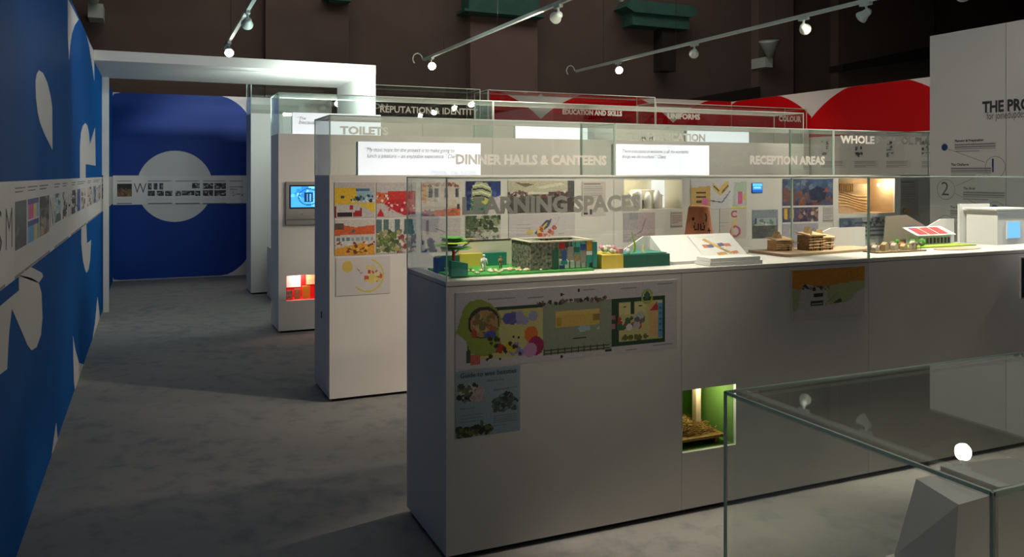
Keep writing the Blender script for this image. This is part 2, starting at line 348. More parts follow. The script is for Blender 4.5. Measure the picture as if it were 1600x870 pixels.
far_print(183, 206, 287, 307, Ras(16, 14, (120, 92, 66), 4).rect(0, 0, 1, .4, (30, 28, 32)).dots(0, .4, 1, 1, 14, [(150, 118, 84), (84, 60, 44)], .08))
x0, z0 = on_y(209, 302, YB); lettering('initial', 'W', (x0, YB, z0), UX, UZ, .155, 'ink', tb2, width=.165, bold=-.012)
for k, (a, b, c, d) in enumerate([(231, 237, 286, 296), (240, 246, 286, 296), (249, 255, 286, 296), (231, 242, 298, 306), (245, 256, 298, 306), (258, 269, 298, 306), (274, 283, 298, 306), (284, 304, 298, 305), (300, 312, 286, 294), (305, 313, 298, 306), (317, 333, 286, 295), (335, 353, 286, 295), (317, 333, 297, 306), (335, 353, 297, 306)]):
    far_print(a, b, c, d, pic(30 + k, [(50, 52, 54), (180, 180, 176), (90, 110, 70) if k in (3, 4, 5) else (110, 110, 112), (24, 24, 26)], 8, 8))
for a, b in ((183, 206), (231, 269), (274, 312), (317, 353), (359, 380)):
    far_print(a, b, 281.5, 283.5, Ras(12, 2, (200, 198, 196)).rect(0, .4, .9, 1, (150, 148, 146)), 'caption'); far_print(a, b, 309, 314, Ras(12, 6, (226, 224, 222)).lines(0, 0, .95, 1, 3, (180, 178, 176)), 'caption')
    far_print(a, b, 317.2, 318.4, Ras(8, 1, (120, 116, 114)), 'year_bar')
far_print(359, 380, 291, 306, Ras(14, 8, (226, 224, 222), 8).lines(0, 0, 1, .4, 2, (170, 168, 166)).dots(0, .6, 1, .95, 6, [(150, 148, 146)], .1))

# ---- white canopy over the passage
cp = thing('portal_canopy', (WL, 8.52, 0), 'white box canopy on a post spanning the passage before the far blue wall', 'canopy')
MB().box((WL + .003, 8.52, 2.565), (2.19, 10.05, 2.66)).build('soffit_slab', 'white', cp)
MB().box((2.10, 8.53, 0), (2.19, 10.05, 2.565)).build('jamb', 'white', cp)
MB().box((WL + .003, 9.97, bz1 + .02), (WL + .07, 10.04, 2.565)).box((WL + .014, 9.97, 0), (WL + .07, 10.04, bz1 + .02)).build('post', 'white', cp)

# ---- red walls on the far side
XR, ZR, ZB = 10.35, 2.92, 2.14
wr = struct(MB().box((XR, 2.0, 0), (XR + .1, YF + .1, ZR)).build('wall_right', 'wgraphic'))
wb = struct(MB().box((xy(765, YF), YF, 0), (XR, YF + .1, ZR)).build('wall_back', 'wgraphic'))
def arch(c, a, b, R=2.06, zc=.943, n=28): return [(t, min(ZR - .001, zc + math.sqrt(max(0, R * R - (t - c) ** 2)))) for t in (a + (b - a) * i / n for i in range(n + 1))]
for c, a, b in ((9.36, 7.97, 10.75), (12.1, 10.75, 12.84), (6.58, 5.2, 7.97)):
    q = arch(c, a, b); MB().prism([(XR, t, z) for t, z in q] + [(XR, b, ZB), (XR, a, ZB)], (-.003, 0, 0)).build('letter_shape', 'red', wr)
xa = xy(845, YF)
for c, a, b in ((xa - 1.38, xy(765, YF), xa), (xa + 1.38, xa, xa + 2.76), (xa + 4.14, xa + 2.76, XR - .01)):
    q = arch(c, a, b); MB().prism([(t, YF, z) for t, z in q] + [(b, YF, ZB - .5), (a, YF, ZB - .5)], (0, -.003, 0)).build('letter_shape', 'red', wb)
# print columns on the white lower part of the red wall
def red_print(p0, p1, q0, q1, r):
    ya, za = on_x(p0, q0, XR - .004); yb, zb = on_x(p1, q1, XR - .004); sheet('printed_column', r, (XR - .004, ya, za), (0, -1, 0), UZ, ya - yb, za - zb, wr)
for a in (1283, 1335, 1385, 1440):
    red_print(a, a + 13, 219, 245, Ras(10, 18, (214, 210, 208), a).dots(.1, .05, .95, .95, 14, [(40, 40, 42), (120, 120, 122), (70, 72, 76)], .07).rect(0, .28, 1, .36, (214, 210, 208)).rect(0, .62, 1, .7, (214, 210, 208)))
    red_print(a, a + 38, 251, 262, Ras(16, 10, (214, 210, 208)).lines(0, 0, .85, 1, 4, (160, 156, 154)))

# ---- white wall with the process diagram
XP = 6.0; yp = 4.88
wp = struct(MB().box((XP, .3, 0), (XP + .1, yp, 2.665)).build('wall_near_right', 'white'))
MB().box((XP - .0006, on_x(1572, 0, XP)[0] - .002, .3), (XP, on_x(1572, 0, XP)[0] + .002, 2.664)).build('panel_joint', 'inkgrey', wp)
XQ = XP - .0012; UM = (0, -1, 0)
def proc_text(t, px, py, cap, m, bold=.03, width=None):
    Y, z = on_x(px, py, XP); lettering('lettering', t, (XQ, Y, z), UM, UZ, cap, m, wp, bold=bold, width=width)
proc_text('THE PROCESS', 1535, 176, .088, 'ink', .04, (on_x(1535, 0, XP)[0] - on_x(1606, 0, XP)[0]) * 1.62); proc_text('for joinedupdesign', 1542, 187, .048, 'ink', -.005, (on_x(1542, 0, XP)[0] - on_x(1601, 0, XP)[0]) * 1.2)
def proc_ring(px, py, rp, dot=None):
    Y, z = on_x(px, py, XP); d = XP / ray(px)[0]; R = rp / F * d; mb = MB(); k = 40; n = 0
    if dot: mb.quad(*[(XQ, Y + R * math.cos(2 * math.pi * i / k), z + R * math.sin(2 * math.pi * i / k)) for i in range(k)]); mb.build('dot', dot, wp); return
    for i in range(k):
        a, b = 2 * math.pi * i / k, 2 * math.pi * (i + 1) / k
        mb.quad(*[(XQ, Y + q * math.cos(t), z + q * math.sin(t)) for q, t in ((R, a), (R, b), (R - .004, b), (R - .004, a))])
    mb.build('ring', 'inkgrey', wp)
def proc_line(a, b, c, d):
    Y0, z0 = on_x(a, b, XP); Y1, z1 = on_x(c, d, XP); MB().quad((XQ, Y0, z0), (XQ, Y1, z1), (XQ, Y1, z1 + .004), (XQ, Y0, z0 + .004)).build('link_line', 'inkgrey', wp)
proc_ring(1476, 230, 5.5, 'inkblue'); proc_ring(1555, 261, 17); proc_ring(1478, 296, 16); proc_ring(1556, 332, 17); proc_ring(1478, 352, 16)
proc_text('1', 1550, 269, .085, 'inkblue', 0); proc_text('2', 1471, 305, .09, 'ink', -.005); proc_text('3', 1550, 341, .085, 'inkblue', 0); proc_text('4', 1471, 361, .085, 'inkblue', 0)
proc_line(1481, 233, 1539, 254); proc_line(1540, 271, 1493, 291); proc_line(1493, 303, 1541, 326); proc_line(1541, 339, 1494, 348)
for t, px, py in (('Planning & Preparation', 1492, 222), ('The Challenge', 1486, 259), ('The Brief', 1505, 296), ('The Conversation', 1485, 325)):
    proc_text(t, px, py, .020, 'ink', .03)
    Y, z = on_x(px, py + 2, XP); sheet('printed_paragraph', Ras(40, 12, (218, 215, 210), int(px)).lines(0, .05, .98, 1, 4, (140, 138, 136), .5), (XQ, Y, z), UM, UZ, .36, .075, wp)
# ================================================================== display rows
def slab_front(X0, X1, z0, z1, Y, t, holes):
    xs = sorted({X0, X1} | {min(max(h[i], X0), X1) for h in holes for i in (0, 1)}); zs = sorted({z0, z1} | {h[i] for h in holes for i in (2, 3)})
    mb = MB()
    for i in range(len(xs) - 1):
        for j in range(len(zs) - 1):
            cx_, cz_ = (xs[i] + xs[i + 1]) / 2, (zs[j] + zs[j + 1]) / 2
            if any(h[0] < cx_ < h[1] and h[2] < cz_ < h[3] for h in holes): continue
            mb.box((xs[i], Y, zs[j]), (xs[i + 1], Y + t, zs[j + 1]))
    return mb
def cabinet(label, X0, X1, Y0, Y1, zt, seams=(), holes=(), name='display_cabinet', worktop=False):
    c = thing(name, (X0, Y0, 0), label, 'cabinet'); t = .018; zp = .022; zc = zt - .02
    MB().box((X0 + .03, Y0 + .03, 0), (X1 - .03, Y1 - .03, zp)).build('plinth', 'plinth', c)
    MB().box((X0, Y0, zp), (X0 + t, Y1, zc)).build('end_panel', 'white', c); MB().box((X1 - t, Y0, zp), (X1, Y1, zc)).build('end_panel', 'white', c)
    MB().box((X0 + t, Y1 - t, zp), (X1 - t, Y1, zc)).build('back_panel', 'white', c)
    xs = [X0 + t] + [s for s in seams] + [X1 - t]
    for a, b in zip(xs[:-1], xs[1:]):
        slab_front(a + (.0012 if a != xs[0] else 0), b - (.0012 if b != xs[-1] else 0), zp, zc, Y0, t, [h for h in holes if h[0] < b and h[1] > a]).build('front_panel', 'white', c)
    MB().box((X0, Y0, zc + (.003 if worktop else 0)), (X1, Y1, zt)).build('top_panel', 'white', c)
    if worktop: MB().box((X0 + .008, Y0 + .008, zc), (X1 - .008, Y1 - .008, zc + .003)).build('shadow_gap', 'plinth', c)
    return c
def niche(c, h, Y, depth, m, name='niche_lining'):
    x0, x1, z0, z1 = h; t = .008; y0 = Y + .0185; y1 = Y + depth
    MB().box((x0 - t, y0, z0 - t), (x0, y1, z1 + t)).box((x1, y0, z0 - t), (x1 + t, y1, z1 + t)).box((x0, y0, z0 - t), (x1, y1, z0)).box((x0, y0, z1), (x1, y1, z1 + t)).box((x0, y1, z0), (x1, y1 + t, z1)).build(name, m, c)
def glow(name, loc, energy, color, r=.02):
    d = bpy.data.lights.new(name, 'POINT'); d.energy = energy; d.color = color; d.shadow_soft_size = r; o = bpy.data.objects.new(name, d); o.location = loc; COL.objects.link(o); return o
def glass_case(label, X0, X1, Y0, Y1, z0, z1, seams=()):
    g = thing('glass_case', (X0, Y0, z0), label, 'display case', 'glass cases on the display rows'); t = .008; e = .0045 if Y0 < 5 else .0075
    for a, b in zip([X0] + list(seams), list(seams) + [X1]): MB().box((a + .002, Y0, z0 + .001), (b - .002, Y0 + t, z1 - t)).build('front_pane', 'glass', g)
    MB().box((X0 + .002, Y1 - t, z0 + .001), (X1 - .002, Y1, z1 - t)).build('back_pane', 'glass', g)
    MB().box((X0, Y0 + t, z0 + .001), (X0 + t, Y1 - t, z1 - t)).build('end_pane', 'glass', g); MB().box((X1 - t, Y0 + t, z0 + .001), (X1, Y1 - t, z1 - t)).build('end_pane', 'glass', g)
    MB().box((X0, Y0, z1 - t), (X1, Y1, z1)).build('top_pane', 'glass', g)
    mb = MB()
    for x in (X0, X1):
        for y in (Y0, Y1): mb.box((x - e / 2, y - e / 2, z0 + .001), (x + e / 2, y + e / 2, z1))
    for y in (Y0, Y1): mb.box((X0, y - e / 2, z1 - e), (X1, y + e / 2, z1 + .001))
    for x in (X0, X1): mb.box((x - e / 2, Y0, z1 - e), (x + e / 2, Y1, z1 + .001))
    for x in seams:
        for y in (Y0, Y1): mb.box((x - .004, y - .005, z0 + .001), (x + .004, y + .005, z1))
        mb.box((x - .003, Y0, z1 - .002), (x + .003, Y1, z1 + .0015))
    mb.build('polished_edge', 'edge', g); return g
def title(g, text, p0, p1, pbase, cap, Y, bold=.045):
    x0, z0 = on_y(p0, pbase, Y); x1 = xy(p1, Y); z0 = max(z0, g.location.z + .009)
    return lettering('lettering', text, (x0, Y, z0), UX, UZ, cap, 'letter', g, width=x1 - x0, bold=bold)

R1Y, R1B, R1Z = 3.0, 3.53, 1.085
R2Y, R2B, R2Z = 5.42, 5.95, 1.498
R3Y, R3B, R3Z = 7.97, 8.5, 1.89
R4Y, R4B, R4Z = 10.7, 11.22, 2.27
s1, s2 = xy(1065, R1Y), xy(1357, R1Y)
h_green = (s1 + .004, xy(1150, R1Y), .272, .548)
row1 = cabinet('long white display counter with the plan poster and lit green niche', 1.048, 5.95, R1Y, R1B, R1Z, (s1, s2), (h_green,), 'display_counter', True)
niche(row1, h_green, R1Y, .32, 'limegreen')
def rect2(p0, q0, p1, q1, Y): x0, z1 = on_y(p0, q0, Y); x1, z0 = on_y(p1, q1, Y); return (x0, x1, z0, z1)
h_white = rect2(975, 281, 1066, 326, R2Y); h_wood = rect2(1310, 279, 1398, 332, R2Y)
row2 = cabinet('white display cabinet hung with rows of classroom photographs', 1.082, 7.3, R2Y, R2B, R2Z, (xy(959, R2Y), xy(1302, R2Y)), (h_white, h_wood))
niche(row2, h_white, R2Y, .30, 'cream'); niche(row2, h_wood, R2Y, .30, 'plywood')
MB().box((1.078, 5.68, .515), (1.082, 5.70, .56)).build('key_slot', 'dark', row2)
h_red = (xy(447, R3Y), xy(503, R3Y), on_y(447, 470, R3Y)[1], on_y(447, 431, R3Y)[1])
row3 = cabinet('white display cabinet with the built-in monitor and lit red niche', 1.112, 7.55, R3Y, R3B, R3Z, (3.3, 5.5), (h_red,))
niche(row3, h_red, R3Y, .22, 'nichered')
row4 = cabinet('tallest white display cabinet beyond the box canopy', 1.157, 10.25, R4Y, R4B, R4Z, (3.4, 5.6, 7.8))
low = tag(MB().box((1.32, 9.78, .02), (1.9, 10.45, .62)).box((1.34, 9.8, 0), (1.88, 10.43, .02)).build('low_plinth', 'white', loc=(1.32, 9.78, 0)), 'low white box plinth under the canopy beside the tallest cabinet', 'plinth')
row0 = cabinet('low white cabinet carrying the front vitrine of massing blocks', .972, 2.9, .70, 1.224, .69)

gA = glass_case('long glass case with LEARNING SPACES lettering over the models', 1.050, 5.94, R1Y, R1B, R1Z, 1.49, (s2,))
g2A = glass_case('glass case with DINNER HALLS & CANTEENS lettering', 1.084, 3.25, R2Y, R2B, R2Z, 1.895)
g2B = glass_case('glass case with RECEPTION AREAS lettering', 3.262, 5.465, R2Y, R2B, R2Z, 1.895)
g2C = glass_case('glass case with WHOLE SCHOOL lettering before the red wall', 5.477, 7.29, R2Y, R2B, R2Z, 1.895)
g3A = glass_case('glass case with TOILETS lettering', 1.114, 3.30, R3Y, R3B, R3Z, 2.28)
g3B = glass_case('long glass case with COMMUNICATION lettering', 3.312, 7.545, R3Y, R3B, R3Z, 2.28)
g4A = glass_case('glass case with REPUTATION & IDENTITY lettering', 1.160, 4.24, R4Y, R4B, R4Z, 2.70)
g4B = glass_case('glass case with EDUCATION AND SKILLS lettering', 4.36, 7.15, R4Y, R4B, R4Z, 2.70)
g4C = glass_case('glass case with UNIFORMS and COLOUR lettering', 7.17, 10.2, R4Y, R4B, R4Z, 2.62)
g0 = glass_case('near glass vitrine over white massing blocks', .972, 2.89, .70, 1.224, .69, 1.10)
title(gA, 'LEARNING SPACES', 722, 1000, 334, .066, R1Y - .0005); title(g2A, 'DINNER HALLS & CANTEENS', 712, 948, 256, .070, R2Y - .0005)
title(g2B, 'RECEPTION AREAS', 1172, 1289, 256, .070, R2Y - .0005); title(g2C, 'WHOLE SCHOOL PLAN', 1313, 1462, 223, .066, R2Y - .0005)
title(g3A, 'TOILETS', 531, 607, 213, .076, R3Y - .0005); title(g3B, 'COMMUNICATION', 977, 1102, 220, .085, R3Y - .0005)
title(g4A, 'REPUTATION & IDENTITY', 594, 747, 175, .090, R4Y - .0005, .02); title(g4A, 'SION', 571, 606, 169, .075, R4B + .003, .02)
title(g4B, 'EDUCATION AND SKILLS', 879, 972, 178, .074, R4Y - .0005); title(g4C, 'UNIFORMS', 1043, 1094, 185, .085, R4Y - .0005); title(g4C, 'COLOUR', 1217, 1252, 189, .09, R4Y - .0005)

def lightbox(label, p0, p1, ptop, Y, z0, quote=None):
    x0, z1 = on_y(p0, ptop, Y); x1 = xy(p1, Y)
    o = thing('lightbox', (x0, Y, z0), label, 'lightbox', 'glowing quotation lightboxes')
    MB().box((x0, Y, z0), (x1, Y + .012, z1)).build('acrylic_face', 'lightbox', o); fa = o.children[0]; MB().box((x0, Y + .0125, z0), (x1, Y + .07, z1)).build('housing', 'white', o)
    if quote:
        for k, t in enumerate(quote):
            lettering('quotation', t, (x0 + .05 + k * .01, Y - .0008, z1 - .068 - k * .043), UX, UZ, .031, 'inkbrown', fa, bold=.0, shear=.3, width=(x1 - x0) * (.72 if k == 0 else .74) * (1 if len(t) > 35 else .62) if len(t) > 12 else None)
lightbox('bright lightbox quoting a hope to make lunch a pleasure', 560, 751, 221, 5.60, R2Z, ['\u201cMy main hope for the project is to make going to', 'lunch a pleasure \u2013 an enjoyable experience.\u201d Client'])
lightbox('bright lightbox quoting a sense of welcome in school', 962, 1108, 225, 5.60, R2Z, ['\u201cThere is an sense of welcome in all the wonderful', 'things we do in school.\u201d Client'])
lightbox('glowing lightbox behind the TOILETS lettering', 457, 595, 175.5, 8.15, R3Z, ['\u201cThe', 'because'])
lightbox('blank glowing lightbox above DINNER HALLS & CANTEENS', 806, 918, 193, 8.15, R3Z)
lightbox('blank glowing lightbox at the end of COMMUNICATION', 1074, 1170, 199, 8.15, R3Z)

# monitor on the third row
x0, z1 = on_y(446, 284, R3Y); z0 = on_y(446, 351, R3Y)[1]; x1 = x0 + .42; yy = R3Y - .035
mo = thing('wall_monitor', (x0, R3Y, z0), 'silver monitor with a glowing blue picture on the cabinet behind', 'monitor')
MB().box((x0, yy, z0 + .05), (x1, R3Y - .001, z1)).build('casing', 'silver', mo); MB().box((x0, yy - .006, z0), (x1, R3Y - .001, z0 + .045)).build('lower_shelf', 'silver', mo)
MB().box((x0 + .03, yy - .001, z0 + .15), (x1 - .03, yy, z1 - .03)).build('bezel', 'dark', mo)
r = Ras(40, 28, (60, 150, 225), 3); r.dots(0, 0, 1, 1, 20, [(90, 180, 240), (40, 120, 200), (120, 200, 245)], .1); r.ring(.5, .5, .3, .42, .12, (30, 80, 140)).rect(.38, .3, .62, .75, (20, 40, 70)).rect(.44, .35, .48, .7, (80, 160, 220)).rect(.53, .35, .57, .7, (80, 160, 220))
sheet('screen_image', r, (x0 + .045, yy - .0016, z1 - .045), UX, UZ, x1 - x0 - .09, z1 - z0 - .21, mo, 'screen')
MB().rod(((x0 + x1) / 2 - .06, yy, z0 + .10), ((x0 + x1) / 2 - .06, yy - .003, z0 + .10), .009, 12).build('emblem', 'inkgrey', mo)
# cards in the red niche
hx0, hx1, hz0, hz1 = h_red
for k, (a, b, c, d, m, lab) in enumerate([(.10, .50, .42, .92, 'paper', 'large white card at the back of the red niche'), (.05, .22, 0, .36, 'rubble', 'dark small card at the outer side of the red niche'), (.28, .44, 0, .40, 'olive', 'brown narrow card standing mid red niche'), (.50, .72, 0, .50, 'ochre', 'ochre card standing in the red niche'), (.66, .95, .5, .95, 'wood', 'tan picture card high in the red niche')]):
    w_, hh = hx1 - hx0, hz1 - hz0; y_ = R3Y + (.20 if k in (0, 4) else .10)
    tag(MB().box((hx0 + a * w_, y_, hz0 + c * hh), (hx0 + b * w_, y_ + .012, hz0 + d * hh)).build('picture_card', m, loc=(hx0 + a * w_, y_, hz0 + c * hh)), lab, 'card', 'cards in the red niche')
glow('niche_lamp', ((hx0 + hx1) / 2, R3Y + .1, hz1 - .03), 1.6, (1, .9, .75))
# monitor at the right end of the counter
x0, z1 = on_y(1592, 402, R1Y); z0 = on_y(1592, 466, R1Y)[1]
ms = thing('flat_screen', (x0, R1Y, z0), 'black flat screen set in the counter front at the picture edge', 'screen')
MB().box((x0, R1Y - .012, z0), (x0 + .36, R1Y - .001, z1)).build('frame', 'silver', ms)
sheet('screen_image', Ras(20, 16, (8, 18, 20), 5).dots(0, .4, 1, 1, 10, [(14, 44, 44), (6, 26, 30)], .1), (x0 + .006, R1Y - .0126, z1 - .006), UX, UZ, .348, z1 - z0 - .012, ms)
# ================================================================== pictures on the cabinet fronts
def poster(label, box, ras, Y=R2Y, name='photo_print', cat='photo', group='prints on the second row', frame=0.0, t=.0035, bm='board'):
    x0, x1, z0, z1 = box
    o = MB().box((x0, Y - t, z0), (x1, Y - .0006, z1)).build(name, bm, loc=(x0, Y, z0)); tag(o, label, cat, group)
    f = frame; sheet('printed_sheet', ras, (x0 + f, Y - t - .0006, z1 - f), UX, UZ, x1 - x0 - 2 * f, z1 - z0 - 2 * f, o); return o
def P(p0, q0, p1, q1): return rect2(p0, q0, p1, q1, R2Y)
W_, G_, K_ = (228, 224, 218), (150, 146, 142), (36, 34, 34)
r = Ras(46, 40, (196, 190, 186), 1); r.rect(0, .16, .55, .62, (226, 184, 40)).poly([(0, .62), (.4, .6), (.55, .55), (.55, .2), (0, .15)], (232, 190, 44)).rect(.52, .18, .88, .26, (60, 110, 150)).rect(.55, .26, .95, .55, (150, 186, 200)).dots(.4, .38, 1, .56, 18, [(60, 84, 100), (220, 226, 226), (90, 130, 90), (40, 44, 60)], .04).poly([(.5, .6), (1, .58), (1, .88), (.75, .72)], (226, 196, 60)).rect(0, .62, .5, 1, (206, 202, 200)).poly([(.5, .62), (.75, .74), (1, .9), (1, 1), (.4, 1)], (200, 196, 196)).rect(0, .68, .04, 1, (140, 20, 28)).rect(.06, .86, .44, .98, (40, 22, 26)).rect(.36, .65, .45, .78, (190, 24, 30)).rect(.45, .85, .66, .97, (170, 22, 30)).rect(.5, .80, .64, .84, (180, 30, 34)).rect(.64, .72, .67, .98, (150, 20, 28)).rect(.16, .38, .24, .44, (70, 70, 80)); r.noise(7)
poster('photo of a yellow classroom with red chairs', P(522.5, 285, 585.5, 339), r)
r = Ras(46, 40, (198, 194, 190), 2); r.poly([(0, .28), (.3, .3), (.3, .6), (0, .6)], (220, 110, 70)).rect(.28, .26, .98, .5, (206, 50, 40)).poly([(.28, .5), (.98, .45), (.98, .92), (.7, .95), (.5, .85), (.2, .62)], (196, 26, 40)).dots(.3, .55, .98, .9, 34, [(236, 206, 204), (150, 10, 24), (224, 80, 84)], .03).dots(.0, .36, .3, .58, 14, [(236, 220, 210), (180, 60, 40)], .03).poly([(.0, .98), (.1, .74), (.15, .85), (.2, .98)], (200, 24, 36)); r.noise(7)
poster('photo of red auditorium seating beside the yellow classroom print', P(588, 285, 650, 338.5), r)
r = Ras(46, 40, (222, 208, 196), 3); r.rect(0, .02, .12, .6, (226, 176, 128)); 
for x in (.18, .33, .58, .86): r.rect(x, .18, x + .1, .44, (110, 118, 124)).rect(x + .02, .2, x + .08, .42, (70, 78, 88))
r.dots(0, 0, 1, .12, 26, [(150, 90, 80), (200, 160, 140)], .04).rect(0, .72, 1, .8, (206, 190, 180)).poly([(.3, .84), (1, .76), (1, 1), (.3, 1)], (214, 110, 70)).rect(0, .84, .32, 1, (130, 120, 130)).dots(0, .8, 1, 1, 24, [(220, 140, 110), (110, 110, 120), (180, 70, 50)], .03).rect(.92, .66, .97, .8, (60, 70, 70)).rect(.62, .66, .67, .76, (70, 80, 90)); r.noise(8)
poster('photo of a pale school facade with orange paving', P(658.5, 285, 719, 336.5), r)
r = Ras(42, 40, (30, 56, 120), 4); r.dots(0, 0, 1, .5, 14, [(40, 74, 140), (22, 40, 96)], .12).poly([(.12, .95), (.18, .2), (.3, .02), (.6, .05), (.74, .3), (.75, .9)], (186, 196, 130))
for k in range(7): r.poly([(.18, .12 + k * .11), (.45, .08 + k * .11), (.72, .2 + k * .11), (.72, .25 + k * .11), (.45, .13 + k * .11), (.18, .17 + k * .11)], (30, 40, 70) if k % 2 else (236, 236, 220))
r.rect(.15, .62, .7, .95, (70, 130, 110)).dots(.1, .6, .8, .98, 16, [(40, 90, 90), (210, 200, 80), (90, 150, 120)], .06).poly([(.7, .55), (1, .45), (1, 1), (.55, 1)], (210, 196, 200)); r.noise(7)
poster('print of a striped yellow tower against dark blue', P(727.5, 283, 782, 333), r)
r = Ras(78, 40, (190, 184, 160), 5); r.poly([(0, 0), (1, 0), (.9, .3), (.3, .35), (0, .2)], (196, 190, 164)).poly([(.1, .05), (.4, .1), (.25, .2)], (120, 110, 90)).poly([(.4, .2), (.8, .05), (.85, .12), (.5, .26)], (222, 216, 196)).rect(.9, 0, 1, 1, (84, 84, 90)).rect(0, .34, .9, .55, (84, 74, 70)).dots(0, .34, .92, .56, 60, [(40, 40, 46), (150, 120, 110), (220, 214, 206), (110, 60, 60)], .035).rect(.3, .34, .6, .42, (220, 214, 200)).rect(0, .55, 1, 1, (74, 62, 60)).dots(0, .55, 1, 1, 40, [(50, 44, 46), (96, 80, 74)], .05); r.noise(8)
poster('wide photo of a crowded assembly hall', P(793, 282.5, 897, 331), r)
def textpanel(seed, logo=True):
    q = Ras(28, 40, (206, 196, 190), seed); q.rect(.08, .04, .8, .07, (90, 86, 86)).lines(.08, .12, .85, .6, 12, (176, 168, 164), .45)
    if logo: q.rect(.06, .78, .12, .95, K_).rect(.06, .9, .26, .95, K_).rect(.32, .8, .44, .95, (70, 68, 68))
    return q
poster('grey text panel with a small LS mark after the assembly hall photo', P(909, 284, 946, 337), textpanel(6), name='text_panel', cat='text panel')
r = Ras(64, 34, (222, 218, 224), 7); r.poly([(0, .28), (.35, .2), (.35, .9), (0, .95)], (216, 176, 108)); 
for j in range(3): r.rect(.1, .4 + .16 * j, .26, .47 + .16 * j, (96, 70, 60))
r.poly([(.38, .1), (.5, .3), (.6, .08), (.68, .06), (.66, .3), (.52, .55), (.4, .35)], (230, 198, 116)).line(.4, .2, .5, .4, .05, (80, 70, 70)).line(.55, .45, .66, .2, .05, (96, 90, 90)).line(.35, .72, .55, .78, .04, (110, 110, 120)).line(.55, .78, .7, .4, .04, (110, 130, 140)).ell(.25, .75, .06, .12, (222, 120, 170)).poly([(.78, .1), (1, .05), (1, .9), (.74, .95)], (186, 206, 182)).rect(.8, .4, .97, .88, (214, 200, 210)).rect(.85, .4, .92, .85, (216, 110, 150)).rect(.93, .5, .99, .7, (226, 196, 80)).rect(.7, .93, 1, 1, (236, 220, 120)); r.noise(5)
poster('colourful drawing of yellow and pink school buildings', P(1079, 281, 1166, 325), r)
r = Ras(60, 32, (66, 84, 122), 8); r.dots(0, 0, 1, .45, 26, [(80, 104, 140), (110, 130, 150), (60, 76, 110)], .1).dots(0, .45, 1, 1, 60, [(120, 80, 74), (60, 60, 86), (96, 84, 96), (140, 90, 70)], .09).poly([(.5, .45), (.68, .28), (.88, .42), (.84, .8), (.55, .8)], (44, 52, 82)).poly([(.8, .5), (.88, .3), (.94, .5)], (150, 90, 80)); r.noise(8)
poster('dark blue painted townscape print', P(1222, 279.5, 1301, 320), r)
poster('grey text panel beyond the timber relief niche', P(1406, 281, 1434, 336), textpanel(9, False).rect(.15, .8, .4, .92, (80, 78, 80)), name='text_panel', cat='text panel')
tag(MB().prism([(xy(1416, R2Y) + .035 * math.cos(2.5 * math.pi * i / 20 * .8), R2Y - .012, on_y(1416, 330, R2Y)[1] + .028 * math.sin(2 * math.pi * i / 20)) for i in range(20)], (0, .011, 0)).build('sticky_note', 'yellow', loc=(xy(1416, R2Y), R2Y, on_y(1416, 330, R2Y)[1])), 'small yellow paper disc under the far text panel', 'note')
# second line
r = Ras(46, 40, (212, 204, 196), 11); r.poly([(0, .1), (.5, .22), (1, .16), (1, .42), (0, .44)], (212, 96, 44)).rect(0, .1, .22, .28, (96, 74, 62)).rect(.04, .5, .98, .6, (206, 206, 204)); 
for k in range(8): r.rect(.05 + k * .12, .5, .12 + k * .12, .6, (90, 130, 150) if k < 3 else (150, 170, 176))
r.dots(0, .62, 1, .72, 22, [(170, 60, 40), (230, 226, 220), (120, 50, 40)], .03).poly([(0, .82), (.6, .68), (1, .7), (1, 1), (0, 1)], (224, 160, 50)).line(.5, .92, .95, .7, .04, (90, 50, 30)).line(.3, .8, .7, .95, .03, (120, 70, 30)).dots(.3, .75, 1, 1, 12, [(110, 60, 30), (240, 190, 90)], .04).ell(.46, .32, .04, .05, (110, 100, 100)); r.noise(7)
poster('photo of an orange canteen with yellow tables', P(523, 343.5, 585.5, 397), r)
r = Ras(46, 40, (206, 206, 200), 12)
for x in (0, .18, .46, .72): r.rect(x, 0, x + .13, .4, (86, 116, 112))
r.poly([(.7, 0), (.9, 0), (.96, .45), (.68, .45)], (70, 100, 100)).dots(.02, .36, .6, .95, 130, [(96, 120, 60), (130, 140, 80), (70, 90, 50), (170, 160, 110)], .05).dots(.5, .5, 1, 1, 60, [(190, 170, 150), (140, 60, 50), (110, 120, 110), (226, 214, 196), (130, 110, 120)], .05); r.noise(9)
poster('photo of a bushy garden under tall windows', P(588, 343, 650, 394), r)
r = Ras(46, 40, (206, 196, 196), 13); r.rect(.1, .04, .18, .48, (150, 120, 104)).dots(0, .62, 1, 1, 60, [(36, 52, 96), (24, 34, 60), (70, 80, 110), (200, 190, 190)], .06).line(.35, .3, .6, .42, .03, (90, 90, 100)); r.noise(7)
poster('photo of seated pupils in dark blue', P(659, 341.5, 719, 392), r)
r = Ras(42, 36, (200, 196, 184), 14); r.dots(0, 0, 1, .45, 120, [(70, 92, 60), (96, 112, 74), (150, 156, 130), (50, 66, 46)], .06).rect(.3, .42, .42, .8, (130, 96, 80)).dots(0, .5, 1, 1, 60, [(120, 130, 120), (90, 100, 92), (170, 170, 160)], .05).dots(0, .2, .2, .9, 30, [(84, 100, 70)], .05).rect(.7, .86, 1, .97, (206, 60, 110)); r.noise(9)
poster('photo of leafy trees over a playground', P(727.5, 337, 782, 388), r)
